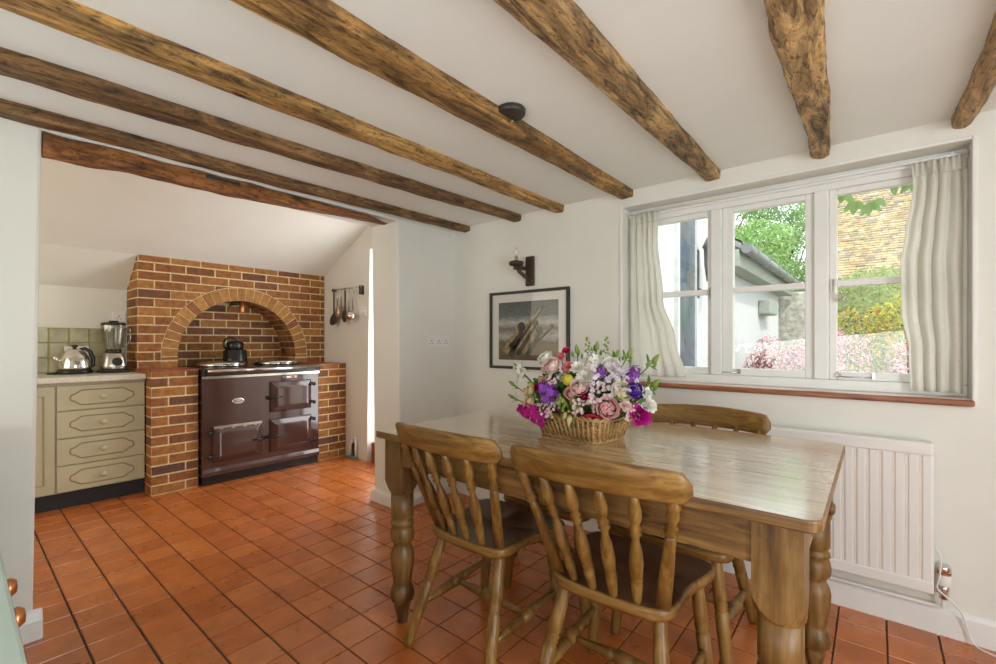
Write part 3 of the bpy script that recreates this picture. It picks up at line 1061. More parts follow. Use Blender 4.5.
# black kettle on the hob
hk = thing('stove_kettle', 'glossy black kettle with a tall lid standing at the back of the range cooker', 'kettle', (-4.655, 1.725, 0.947))
MB().lathe([(0.095, 0), (0.103, 0.008), (0.103, 0.06), (0.099, 0.066), (0.099, 0.130), (0.092, 0.138), (0.06, 0.14)], (0, 0, 0), (0, 0, 1), 28).build('body', 'black', hk)
MB().lathe([(0.060, 0.136), (0.072, 0.142), (0.072, 0.200), (0.060, 0.215), (0.02, 0.221), (0, 0.222)], (0.0, 0.0, 0), (0.0, 0.0, 1), 24).build('lid', 'black', hk)
MB().tube([(-0.02, -0.030 + 0.062 * math.cos(a), 0.195 + 0.060 * math.sin(a)) for a in [PI * (0.0 + 1.35 * k / 16) for k in range(17)]], 0.009, 8).build('handle', 'black', hk)
MB().tube([(-0.08, 0.03, 0.07), (-0.12, 0.05, 0.11), (-0.135, 0.055, 0.14)], [0.018, 0.012, 0.009]).build('spout', 'black', hk)

# ------------------------------------------------------------------ base cabinet, worktop, wall tiles
CX_, CY_ = -4.31, 0.46
cab = thing('base_cabinet', 'olive cream kitchen cabinet with four drawers left of the brick hearth', 'cabinet', (CX_, 0, 0))
MB().box(-0.60, -0.02, -0.60, 0.961, 0.115, 0.872).build('carcass', 'cab', cab)
MB().box(-0.53, -0.05, -0.60, 0.961, 0.0, 0.113).build('plinth', 'blackmat', cab)


def panel_outline(w_, h_):
    # long lozenge with ogee ends
    return smooth_poly([(-w_, 0), (-w_ * 0.97, h_ * 0.35), (-w_ * 0.86, h_ * 0.5), (-w_ * 0.70, h_ * 0.92), (-w_ * 0.55, h_), (0, h_), (w_ * 0.55, h_), (w_ * 0.70, h_ * 0.92), (w_ * 0.86, h_ * 0.5), (w_ * 0.97, h_ * 0.35),
                        (w_, 0), (w_ * 0.97, -h_ * 0.35), (w_ * 0.86, -h_ * 0.5), (w_ * 0.70, -h_ * 0.92), (w_ * 0.55, -h_), (0, -h_), (-w_ * 0.55, -h_), (-w_ * 0.70, -h_ * 0.92), (-w_ * 0.86, -h_ * 0.5), (-w_ * 0.97, -h_ * 0.35)], 3)


zs = [0.118, 0.302, 0.490, 0.680, 0.860]
for k in range(4):
    z0, z1 = zs[k] + 0.004, zs[k + 1] - 0.004
    yc, zc_ = (0.470 + 0.958) / 2, (z0 + z1) / 2
    d = MB().box(-0.02, 0.0, 0.470, 0.958, z0, z1, 0)
    do = d.build('drawer', 'cab', cab, bevel=0.004)
    g = MB().tube([(0.0005, yc + y, zc_ + z) for y, z in panel_outline(0.175, 0.052)], 0.0045, 6, 0, True)
    g.build('drawer_moulding', 'cabline', do)
    MB().lathe([(0.009, 0), (0.008, 0.010), (0.018, 0.016), (0.021, 0.024), (0.016, 0.031), (0, 0.033)], (0.0, yc, zc_), (1, yc, zc_), 18).build('knob', 'cab', do)
for (ya, yb) in ((0.062, 0.461), (-0.345, 0.053)):
    d = MB().box(-0.02, 0.0, ya, yb, 0.122, 0.856)
    do = d.build('door', 'cab', cab, bevel=0.004)
    g = MB()
    g.tube([(0.0, ya + 0.055, 0.19), (0.0, yb - 0.055, 0.19), (0.0, yb - 0.055, 0.79), (0.0, ya + 0.055, 0.79)], 0.005, 6, 0, True)
    g.build('door_moulding', 'cabline', do)
    MB().lathe([(0.009, 0), (0.008, 0.010), (0.018, 0.016), (0.021, 0.024), (0.016, 0.031), (0, 0.033)], (0.0, ya + 0.03, 0.65), (1, ya + 0.03, 0.65), 18).build('knob', 'cab', do)
tag(MB().box(-4.926, -4.275, -0.60, 0.962, 0.876, 0.918).build('worktop', 'worktop', bevel=0.008, seg=3), 'pale stone effect worktop over the olive cabinet', 'worktop')
wt = MB().box(-4.928, -4.922, -0.6, 0.962, 0.920, 1.272, 1)
for i in range(-6, 12):
    for j in range(3):
        y0_ = 0.962 - 0.1155 * (12 - i) * 1.0 + 0.002
        y0_ = 0.962 - 0.1175 * (i + 6 + 1)
        if y0_ < -0.62:
            continue
        a, b = y0_ + 0.002, y0_ + 0.1155
        z0 = 0.921 + 0.117 * j
        wt.add([(-4.922, a, z0 + .001), (-4.922, b, z0 + .001), (-4.922, b, z0 + 0.115), (-4.922, a, z0 + 0.115), (-4.916, a + .004, z0 + .005), (-4.916, b - .004, z0 + .005), (-4.916, b - .004, z0 + 0.111), (-4.916, a + .004, z0 + 0.111)],
               [(4, 5, 6, 7), (0, 1, 5, 4), (1, 2, 6, 5), (2, 3, 7, 6), (3, 0, 4, 7)], 0)
tag(wt.build('tiled_splashback', ['walltile', 'tilegrout']), 'olive glazed tile splashback behind the chrome kettle', 'splashback')


def socket_plate(name, label, cat, loc, rz, w_, h_, gangs, depth=0.012):
    o = thing(name, label, cat, loc, rz)
    MB().box(-w_ / 2, w_ / 2, -depth, 0, -h_ / 2, h_ / 2).build('plate', 'white', o, bevel=0.003)
    for g in range(gangs):
        x = -w_ / 2 + w_ * (g + 0.5) / gangs
        if cat == 'switch':
            MB().box(x - 0.006, x + 0.006, -depth - 0.005, -depth + 0.001, -0.012, 0.012).build('rocker', 'white', o, bevel=0.002)
        else:
            s_ = MB()
            s_.box(x - 0.003, x + 0.003, -depth - 0.0012, -depth + 0.001, 0.0, 0.012)
            for q in (-0.012, 0.012):
                s_.box(x + q - 0.004, x + q + 0.004, -depth - 0.0012, -depth + 0.001, -0.016, -0.011)
            s_.build('socket_holes', 'blackmat', o)
            MB().box(x + 0.014, x + 0.022, -depth - 0.004, -depth + 0.001, 0.012, 0.026).build('socket_switch', 'white', o, bevel=0.001)
    return o


socket_plate('wall_socket', 'white double socket on the tiles behind the chrome kettle', 'socket', (-4.915, 0.652, 1.083), -PI / 2 + PI, 0.146, 0.088, 2)
socket_plate('wall_socket', 'white socket plate on the wall between the blender and the brick side', 'socket', (-4.93, 0.918, 1.37), PI / 2, 0.088, 0.088, 1)
socket_plate('wall_socket', 'long white four gang socket on the white pillar between kitchen and picture', 'socket', (XL, 2.345, 1.163), PI / 2, 0.215, 0.088, 3)
socket_plate('light_switch', 'white light switch on the kitchen wall right of the hanging utensils', 'switch', (-3.865, 2.60, 1.46), 0, 0.086, 0.086, 2)

# chrome dome kettle
kt = thing('dome_kettle', 'chrome dome kettle with black handle on the pale worktop', 'kettle', (-4.70, 0.612, 0.9185))
MB().lathe([(0.09, 0), (0.106, 0.004), (0.106, 0.022), (0.098, 0.03), (0.098, 0.034)], seg=32).build('base', 'black', kt)
MB().lathe([(0.096, 0.034), (0.097, 0.05), (0.092, 0.09), (0.078, 0.135), (0.055, 0.172), (0.03, 0.19), (0, 0.193)], seg=32).build('body', 'chrome', kt)
MB().lathe([(0.012, 0.188), (0.010, 0.198), (0.02, 0.206), (0.018, 0.218), (0.0, 0.222)], seg=16).build('lid_knob', 'black', kt)
MB().tube([(0.0, 0.03, 0.185), (0.0, 0.055, 0.192), (0.0, 0.088, 0.168), (0.0, 0.107, 0.12), (0.0, 0.108, 0.06), (0.0, 0.09, 0.045)], [0.010, 0.013, 0.014, 0.014, 0.012, 0.01]).build('handle', 'black', kt)
MB().tube([(0, -0.075, 0.09), (0, -0.105, 0.12), (0, -0.118, 0.135)], [0.022, 0.016, 0.01]).build('spout', 'chrome', kt)
MB().tube([(0.03, -0.10, 0.006), (0.03, -0.135, 0.006), (0.0, -0.15, 0.006), (-0.05, -0.13, 0.006), (-0.12, -0.03, 0.006), (-0.16, 0.06, 0.006), (-0.17, 0.12, 0.006)], 0.005).build('power_cord', 'black', kt)

# blender
bl = thing('jug_blender', 'chrome jug blender with glass jug and black lid beside the brick hearth', 'blender', (-4.66, 0.835, 0.9185))
MB().box(-0.092, 0.092, -0.088, 0.088, 0.0, 0.022).build('foot', 'black', bl, bevel=0.008)


def sq(z, a, b):
    pts = []
    for k in range(24):
        t_ = 2 * PI * k / 24
        c, s_ = math.cos(t_), math.sin(t_)
        pts.append((a * math.copysign(abs(c) ** 0.6, c), b * math.copysign(abs(s_) ** 0.6, s_), z))
    return pts


MB().rings([sq(0.022, 0.084, 0.08), sq(0.06, 0.082, 0.078), (sq(0.12, 0.07, 0.066)), sq(0.15, 0.06, 0.058), sq(0.156, 0.05, 0.05)]).build('motor_base', 'steel', bl)
MB().lathe([(0.030, 0), (0.033, 0.006), (0.026, 0.012)], (0.072, 0.01, 0.085), (0.12, 0.01, 0.09), 20).lathe([(0.034, 0), (0.034, 0.003)], (0.072, 0.01, 0.085), (0.12, 0.01, 0.09), 20).build('dial', 'black', bl)
for y in (-0.015, 0.035):
    MB().box(0.078, 0.086, y - 0.010, y + 0.010, 0.034, 0.044).build('button', 'white', bl, bevel=0.002)
MB().lathe([(0.048, 0.156), (0.052, 0.17), (0.046, 0.18)], seg=24).build('jug_collar', 'black', bl)
rr = []
for z, r0 in ((0.178, 0.042), (0.19, 0.05), (0.25, 0.060), (0.32, 0.069), (0.375, 0.074)):
    rr.append([((r0 + 0.0035 * (1 if (k // 2) % 2 else -1)) * math.cos(2 * PI * k / 32), (r0 + 0.0035 * (1 if (k // 2) % 2 else -1)) * math.sin(2 * PI * k / 32), z) for k in range(32)])
MB().rings(rr, 0, True, False).build('glass_jug', 'jug', bl)
MB().lathe([(0.078, 0.374), (0.08, 0.380), (0.078, 0.392), (0.05, 0.398), (0.03, 0.400), (0.03, 0.410), (0, 0.411)], seg=28).build('lid', 'black', bl)
MB().tube([(0.0, 0.068, 0.35), (0.0, 0.105, 0.345), (0.0, 0.108, 0.27), (0.0, 0.09, 0.22), (0.0, 0.055, 0.205)], 0.009).build('handle', 'jug', bl)
MB().tube([(-0.05, -0.095, 0.005), (-0.06, -0.10, 0.004), (-0.10, -0.08, 0.004), (-0.2, -0.02, 0.004)], 0.004).build('power_cord', 'black', bl)

# ------------------------------------------------------------------ utensil rail
ur = thing('utensil_rail', 'steel hanging rail with a small wire basket frame on the kitchen side wall', 'rail', (-4.12, 2.60, 1.70))
MB().tube([(-0.27, -0.035, 0.0), (0.26, -0.035, 0.0)], 0.006).build('rod', 'steel', ur)
for x in (-0.25, 0.245):
    MB().box(x - 0.014, x + 0.014, -0.042, 0.0, -0.075 if x > 0 else -0.012, 0.014).build('bracket', 'iron', ur, bevel=0.003)
UT = [(-0.215, 'skimmer', 'black handled skimmer hanging leftmost on the utensil rail', 0.24, 'iron'),
      (-0.145, 'serving_spoon', 'steel serving spoon hanging second from left on the utensil rail', 0.20, 'steel'),
      (-0.075, 'fish_slice', 'steel slotted turner hanging third from left on the utensil rail', 0.17, 'steel'),
      (-0.005, 'basting_spoon', 'dark basting spoon hanging lowest in the middle of the utensil rail', 0.24, 'iron'),
      (0.065, 'carving_fork', 'thin steel fork hanging second from right on the utensil rail', 0.28, 'steel'),
      (0.135, 'soup_ladle', 'steel ladle with round bowl hanging rightmost on the utensil rail', 0.23, 'chrome')]
for i, (x, nm, lab, ln, mt) in enumerate(UT):
    u = thing(nm, lab, 'utensil', (-4.12 + x, 2.562, 1.70), 0, 'utensils hanging on the rail')
    h = MB().tube([(0, 0.001, 0.009), (0, -0.010, 0.004), (0, -0.009, -0.014), (0, -0.006, -0.03), (0, -0.006, -ln)], [0.0025, 0.0025, 0.004, 0.0085, 0.007])
    h.build('handle', mt if i in (0, 3) else 'steel', u)
    b_ = MB()
    if nm in ('soup_ladle', 'serving_spoon', 'basting_spoon'):
        rr_ = {'soup_ladle': 0.058, 'serving_spoon': 0.038, 'basting_spoon': 0.044}[nm]
        b_.ell((0, -0.012 - (0.02 if nm == 'soup_ladle' else 0), -ln - rr_ * 0.9), rr_, rr_ * (0.8 if nm == 'soup_ladle' else 0.35), rr_ * (0.8 if nm == 'soup_ladle' else 1.45), 16, 8, 0)
    elif nm == 'skimmer':
        b_.lathe([(0.070, 0), (0.072, 0.006), (0.06, 0.012), (0.0, 0.014)], (0, -0.002, -ln - 0.06), (0, -1, -ln + 0.24), 24)
    elif nm == 'fish_slice':
        b_.prism([(-0.04, -ln - 0.13), (0.04, -ln - 0.13), (0.044, -ln - 0.02), (0.01, -ln), (-0.01, -ln), (-0.044, -ln - 0.02)], 'y', -0.010, -0.007)
    else:
        for q in (-0.012, 0.012):
            b_.tube([(0, -0.006, -ln), (q, -0.008, -ln - 0.02), (q, -0.012, -ln - 0.09)], [0.004, 0.003, 0.0015])
    b_.build('head', mt, u)

# small white hooped fitting at the foot of the kitchen wall
wf = thing('hooped_doorstop', 'small white hoop with a green foot leaning against the kitchen wall by the doorway', 'doorstop', (-4.02, 2.575, 0.0))
MB().tube([(-0.05 + 0.0, 0, 0.02), (-0.045, 0.0, 0.12), (-0.02, 0.012, 0.19), (0.015, 0.016, 0.205), (0.04, 0.012, 0.17), (0.05, 0, 0.10), (0.052, 0, 0.02)], 0.010).build('hoop', 'white', wf)
MB().box(-0.065, 0.065, -0.02, 0.02, 0.0, 0.022).build('foot', plain('green_foot', (0.10, 0.30, 0.18), 0.5), wf, bevel=0.006)
MB().box(-0.008, 0.022, -0.004, 0.010, 0.022, 0.15).build('inner_bar', 'iron', wf, bevel=0.004)

# ------------------------------------------------------------------ ceiling rose
cr = thing('ceiling_rose', 'round black ceiling rose with a small hook beside the beam', 'ceiling fitting', (-1.060, 1.356, CE))
MB().lathe([(0.052, 0.0), (0.056, -0.006), (0.054, -0.020), (0.050, -0.024), (0.0, -0.025)], seg=28).build('base', 'iron', cr)
MB().tube([(0, 0, -0.02), (0, 0, -0.034), (0.006, 0, -0.040), (0.008, 0, -0.047), (0, 0, -0.052), (-0.007, 0, -0.047)], 0.0022, 6).build('hook', 'brass', cr)

# ------------------------------------------------------------------ wall sconce and picture
sc = thing('wall_sconce', 'dark iron candle style wall light above the framed picture', 'wall light', (-1.80, YW, 1.64))
MB().box(-0.033, 0.033, -0.022, 0.0, -0.10, 0.10).build('back_plate', 'darkoak', sc, bevel=0.005)
MB().tube([(0, -0.012, -0.055), (-0.02, -0.05, -0.035), (-0.045, -0.075, -0.005), (-0.05, -0.09, 0.03)], [0.016, 0.014, 0.013, 0.014]).box(-0.075, -0.015, -0.10, -0.02, 0.008, 0.028).build('arm', 'darkoak', sc, bevel=0.002)
MB().lathe([(0.022, 0.028), (0.045, 0.034), (0.050, 0.046), (0.046, 0.058), (0.03, 0.062), (0.0, 0.063)], (-0.05, -0.10, 0), (-0.05, -0.10, 1), 20).build('drip_pan', 'darkoak', sc)
MB().lathe([(0.012, 0.062), (0.012, 0.090)], (-0.05, -0.10, 0), (-0.05, -0.10, 1), 12).build('bulb_cap', 'brass', sc)
MB().lathe([(0.009, 0.090), (0.015, 0.105), (0.016, 0.118), (0.010, 0.140), (0.003, 0.160), (0, 0.165)], (-0.05, -0.10, 0), (-0.05, -0.10, 1), 16).build('candle_bulb', 'bulb', sc)

pc = thing('framed_picture', 'black framed picture of driftwood posts in grey surf on the wall left of the window', 'picture', (-1.823, YW, 1.243))
pw_, ph_ = 0.330, 0.270
f = MB()
fw = 0.019
f.box(-pw_, pw_, -0.024, 0, ph_ - fw, ph_)
f.box(-pw_, pw_, -0.024, 0, -ph_, -ph_ + fw)
f.box(-pw_, -pw_ + fw, -0.024, 0, -ph_ + fw, ph_ - fw)
f.box(pw_ - fw, pw_, -0.024, 0, -ph_ + fw, ph_ - fw)
f.build('frame', 'frameblack', pc, bevel=0.002)
MB().box(-pw_ + fw, pw_ - fw, -0.010, -0.004, -ph_ + fw, ph_ - fw).build('mount', 'mount', pc)
# the print: sea, surf and beach bands with leaning posts
m, t, b = new_mat('surf_print')
tc = node(t, 'ShaderNodeTexCoord')
sx = node(t, 'ShaderNodeSeparateXYZ')
t.links.new(tc.outputs['Object'], sx.inputs[0])
nz = noise(t, coords(t, (3, 1, 9)), 6, 6, 0.7, 0.8)
ad = node(t, 'ShaderNodeMath', operation='MULTIPLY_ADD')
ad.inputs[1].default_value = 0.09
t.links.new(nz, ad.inputs[0])
t.links.new(sx.outputs['Z'], ad.inputs[2])
mr = node(t, 'ShaderNodeMapRange')
mr.inputs['From Min'].default_value = -0.16
mr.inputs['From Max'].default_value = 0.25
t.links.new(ad.outputs[0], mr.inputs['Value'])
r = ramp(t, [(0.0, (0.10, 0.06, 0.03)), (0.22, (0.17, 0.11, 0.05)), (0.30, (0.10, 0.10, 0.08)), (0.38, (0.42, 0.41, 0.37)), (0.52, (0.13, 0.14, 0.13)), (0.62, (0.45, 0.45, 0.42)), (0.74, (0.12, 0.13, 0.13)), (1.0, (0.075, 0.085, 0.09))])
t.links.new(mr.outputs[0], r.inputs['Fac'])
n2 = noise(t, coords(t, (2, 1, 5)), 14, 6, 0.75, 1.0)
r3 = ramp(t, [(0.35, (0.5, 0.5, 0.48)), (0.65, (1.3, 1.3, 1.25))])
t.links.new(n2, r3.inputs['Fac'])
t.links.new(mixc(t, 0.8, r.outputs['Color'], r3.outputs['Color'], 'MULTIPLY'), b.inputs['Base Color'])
b.inputs['Roughness'].default_value = 0.6
M['print'] = m
M['postwood'] = plain('printed_driftwood', (0.30, 0.22, 0.11), 0.7, var=0.5, scale=30)
M['postdark'] = plain('printed_dark_wood', (0.055, 0.042, 0.03), 0.7, var=0.5, scale=30)
pr = MB().box(-0.252, 0.248, -0.0115, -0.010, -0.208, 0.195, 0)
for (x0, z0, x1, z1, w0, w1) in ((-0.14, -0.13, 0.125, 0.145, 0.030, 0.010), (-0.10, -0.16, 0.07, 0.045, 0.040, 0.020), (-0.02, -0.17, 0.10, -0.005, 0.045, 0.024), (0.02, -0.12, 0.20, 0.02, 0.024, 0.012), (-0.17, -0.17, -0.05, 0.02, 0.055, 0.03)):
    d = Vector((x1 - x0, z1 - z0)).normalized()
    nn = Vector((-d.y, d.x))
    pr.prism([(x0 + nn.x * w0, z0 + nn.y * w0), (x1 + nn.x * w1, z1 + nn.y * w1), (x1 - nn.x * w1, z1 - nn.y * w1), (x0 - nn.x * w0, z0 - nn.y * w0)], 'y', -0.0118, -0.0114, 1)
    pr.prism([(x1 + w1 * 1.15 * math.cos(a), z1 + w1 * 1.15 * math.sin(a)) for a in [2 * PI * q / 14 for q in range(14)]], 'y', -0.0121, -0.0118, 2)
    pr.prism([(x0, z0), (x1, z1), (x1 - nn.x * w1, z1 - nn.y * w1), (x0 - nn.x * w0, z0 - nn.y * w0)], 'y', -0.0120, -0.0118, 2)
pr.build('print', ['print', 'postwood', 'postdark'], pc)
MB().box(-pw_ + fw, pw_ - fw, -0.0165, -0.015, -ph_ + fw, ph_ - fw).build('glazing', 'picglass', pc)

# ------------------------------------------------------------------ radiator, valve, pipe, cable
rd = thing('radiator', 'white ribbed panel radiator on the wall below the window', 'radiator', (-0.36, YW, 0.0))
x0, x1 = -0.56, 0.538
pn = MB()
nr = 27
pr_ = []
for k in range(nr):
    a, b_ = x0 + (x1 - x0) * k / nr, x0 + (x1 - x0) * (k + 1) / nr
    pr_ += [(a + 0.004, -0.066), (a + 0.009, -0.0695), (b_ - 0.009, -0.0695), (b_ - 0.004, -0.066)]
pn.prism([(x0, -0.03), (x0, -0.064)] + pr_ + [(x1, -0.064), (x1, -0.03)], 'z', 0.215, 0.715)
pn.build('panel', 'radiator', rd)
gv = MB()
for k in range(1, nr):
    a = x0 + (x1 - x0) * k / nr
    gv.box(a - 0.0035, a + 0.0035, -0.0672, -0.063, 0.222, 0.708)
gv.build('panel_grooves', 'radgroove', rd)
MB().box(x0, x1, -0.076, -0.024, 0.712, 0.764).build('top_rail', 'radiator', rd, bevel=0.008, seg=3)
MB().box(x0, x1, -0.073, -0.026, 0.172, 0.220).build('bottom_rail', 'radiator', rd, bevel=0.006, seg=3)
for x in (-0.45, 0.43):
    MB().box(x - 0.015, x + 0.015, -0.03, 0.0, 0.25, 0.7).build('wall_bracket', 'radiator', rd)
rv = thing('radiator_valve', 'chrome and white radiator valve at the right end of the radiator', 'valve', (0.207, 2.475, 0.19))
MB().lathe([(0.014, -0.03), (0.014, 0.0), (0.016, 0.004), (0.016, 0.018), (0.012, 0.022)], seg=16).lathe([(0.012, 0), (0.014, 0.004), (0.009, 0.028)], (0, 0, 0.0), (-1, 0, 0), 14).build('body', 'chrome', rv)
MB().lathe([(0.019, 0.022), (0.021, 0.027), (0.021, 0.062), (0.02, 0.066)], seg=20).build('head', 'white', rv)
MB().lathe([(0.0215, 0.066), (0.0215, 0.072)], seg=20).build('red_band', 'copper', rv)
MB().lathe([(0.021, 0.072), (0.021, 0.094), (0.017, 0.100), (0, 0.101)], seg=20).build('cap', 'chrome', rv)
pp = thing('heating_pipe', 'white painted heating pipe along the top of the window wall skirting', 'pipe', (0, 2.488, 0.118))
MB().tube([(-1.0, 0.0, 0), (0.12, 0.0, 0), (0.197, 0, 0), (0.206, -0.004, 0.006), (0.207, -0.013, 0.045)], 0.0075, 10).build('pipe', 'trim', pp)
cb = MB().tube(smooth_poly([(0.183, 2.455, 0.36), (0.196, 2.452, 0.32), (0.193, 2.45, 0.25), (0.186, 2.448, 0.205), (0.205, 2.448, 0.185), (0.235, 2.455, 0.155), (0.258, 2.475, 0.115), (0.272, 2.488, 0.06), (0.288, 2.48, 0.016), (0.32, 2.462, 0.006), (0.40, 2.44, 0.005), (0.55, 2.43, 0.005)], 5, False), 0.0032, 6)
tag(cb.build('white_cable', 'white'), 'thin white cable trailing from the radiator to the floor', 'cable')

# ------------------------------------------------------------------ table
TX0, TX1, TY0, TY1, TZ = -1.597, -0.0815, 1.119, 2.052, 0.795
tcx, tcy = (TX0 + TX1) / 2, (TY0 + TY1) / 2
tb = thing('pine_table', 'aged pine farmhouse table with turned legs under the flower basket', 'table', (tcx, tcy, 0))
hw, hd_ = (TX1 - TX0) / 2, (TY1 - TY0) / 2


def rrect(a, b_, r_, n_=6):
    out = []
    for (sx_, sy_, st_) in ((1, 1, 0), (-1, 1, PI / 2), (-1, -1, PI), (1, -1, 1.5 * PI)):
        for k in range(n_ + 1):
            q = st_ + PI / 2 * k / n_
            out.append((sx_ * (a - r_) + r_ * math.cos(q), sy_ * (b_ - r_) + r_ * math.sin(q)))
    return out


tpm = MB()
pl = rrect(hw, hd_, 0.03)
tpm.rings([[(x * s_, y * (1 + (s_ - 1) * hw / hd_), z) for x, y in pl] for s_, z in ((0.997, TZ - 0.027), (1.0, TZ - 0.024), (1.0, TZ - 0.006), (0.9985, TZ - 0.0015), (0.996, TZ))], 1, True, False, False)
tpm.add([(x * 0.996, y * (1 - 0.004 * hw / hd_), TZ) for x, y in pl], [tuple(range(len(pl)))], 0)
tpm.build('tabletop', ['top', 'pine_x'], tb)
LX0, LX1, LY0, LY1 = -1.566 - tcx, -0.1155 - tcx, 1.155 - tcy, 2.014 - tcy
LB = 0.100
for (sx_, sy_) in ((0, 0), (1, 0), (0, 1), (1, 1)):
    xa = LX0 if sx_ == 0 else LX1 - LB
    ya = LY0 if sy_ == 0 else LY1 - LB
    cx, cy = xa + LB / 2, ya + LB / 2
    lg = MB()
    # square block with rounded, lathe-cut lower end
    nq = 6
    ring = []
    for e in range(4):
        for k in range(nq):
            q = -1 + 2 * k / nq
            p = [(q, -1), (1, q), (-q, 1), (-1, -q)][e]
            ring.append(p)
    h_ = LB / 2
    lo = [(cx + p[0] * h_, cy + p[1] * h_, 0.543 + 0.045 * (min(1, abs(p[0])) ** 2 + min(1, abs(p[1])) ** 2 - 1)) for p in ring]
    hi = [(cx + p[0] * h_, cy + p[1] * h_, TZ - 0.027) for p in ring]
    inn = []
    for p in ring:
        l_ = math.hypot(*p)
        inn.append((cx + p[0] / l_ * h_ * 0.93, cy + p[1] / l_ * h_ * 0.93, 0.537))
    lg.rings([inn, lo, hi], 0, True, True, False)
    lg.lathe([(0.0465, 0.540), (0.0465, 0.440), (0.040, 0.432), (0.040, 0.425), (0.046, 0.420), (0.048, 0.408), (0.040, 0.402), (0.046, 0.388), (0.050, 0.365), (0.047, 0.342), (0.036, 0.328), (0.034, 0.318),
              (0.044, 0.300), (0.049, 0.275), (0.047, 0.240), (0.041, 0.200), (0.036, 0.165), (0.035, 0.155), (0.044, 0.143), (0.050, 0.118), (0.046, 0.094), (0.033, 0.080), (0.031, 0.072), (0.034, 0.066), (0.030, 0.05), (0.022, 0.015), (0.021, 0.0)][::-1],
             (cx, cy, 0), (cx, cy, 1), 24)
    lg.build('leg', 'pine_z', tb)
az0, az1 = 0.660, TZ - 0.028
MB().box(LX0 + LB, LX1 - LB, LY0 + 0.006, LY0 + 0.028, az0, az1).build('apron', 'pine_x', tb, bevel=0.003)
MB().box(LX0 + LB, LX1 - LB, LY1 - 0.028, LY1 - 0.006, az0, az1).build('apron', 'pine_x', tb, bevel=0.003)
MB().box(LX0 + 0.006, LX0 + 0.028, LY0 + LB, LY1 - LB, az0, az1).build('apron', 'pine_y', tb, bevel=0.003)
MB().box(LX1 - 0.028, LX1 - 0.006, LY0 + LB, LY1 - LB, az0, az1).build('apron', 'pine_y', tb, bevel=0.003)
dr = MB().box(LX1 - 0.012, LX1 - 0.001, LY0 + LB + 0.12, LY1 - LB - 0.12, az0 + 0.012, az1 - 0.008).build('drawer', 'pine_y', tb, bevel=0.003)
for y in (1.545 - tcy,):
    MB().lathe([(0.010, 0), (0.009, 0.012), (0.018, 0.020), (0.019, 0.028), (0.012, 0.034), (0, 0.035)], (LX1 - 0.002, y, 0.703), (LX1 + 1, y, 0.703), 16).build('knob', 'pine_z', dr)


# ------------------------------------------------------------------ chairs
LEG_P = [(0.016, 0.0), (0.0185, 0.05), (0.0215, 0.35), (0.0225, 0.55), (0.0165, 0.57), (0.0225, 0.585), (0.0175, 0.603), (0.0235, 0.618), (0.0170, 0.640), (0.0225, 0.655), (0.022, 0.75), (0.0185, 0.95), (0.017, 1.0)]
STR_P = [(0.009, 0), (0.013, 0.15), (0.018, 0.36), (0.0205, 0.40), (0.0145, 0.415), (0.0215, 0.43), (0.023, 0.5), (0.0215, 0.57), (0.0145, 0.585), (0.0205, 0.6), (0.018, 0.64), (0.013, 0.85), (0.009, 1)]
SPN_P = [(0.009, 0), (0.0125, 0.04), (0.0165, 0.19), (0.0115, 0.215), (0.0175, 0.235), (0.0115, 0.258), (0.0165, 0.275), (0.0190, 0.38), (0.0165, 0.49), (0.0105, 0.575), (0.0095, 0.62), (0.0160, 0.65), (0.0100, 0.672), (0.0165, 0.695), (0.0100, 0.72), (0.0165, 0.77), (0.0180, 0.83), (0.0120, 0.92), (0.009, 1)]
SEAT = smooth_poly([(0, -0.203), (0.11, -0.197), (0.160, -0.182), (0.186, -0.150), (0.190, -0.10), (0.188, -0.045), (0.197, 0.03), (0.214, 0.10), (0.220, 0.15), (0.206, 0.188), (0.165, 0.204), (0.08, 0.210), (0, 0.211),
                    (-0.08, 0.210), (-0.165, 0.204), (-0.206, 0.188), (-0.220, 0.15), (-0.214, 0.10), (-0.197, 0.03), (-0.188, -0.045), (-0.190, -0.10), (-0.186, -0.150), (-0.160, -0.182), (-0.11, -0.197)], 4)
SZ = 0.445


def rail_y(u, lean):
    return -0.318 - lean + 0.052 * u * u


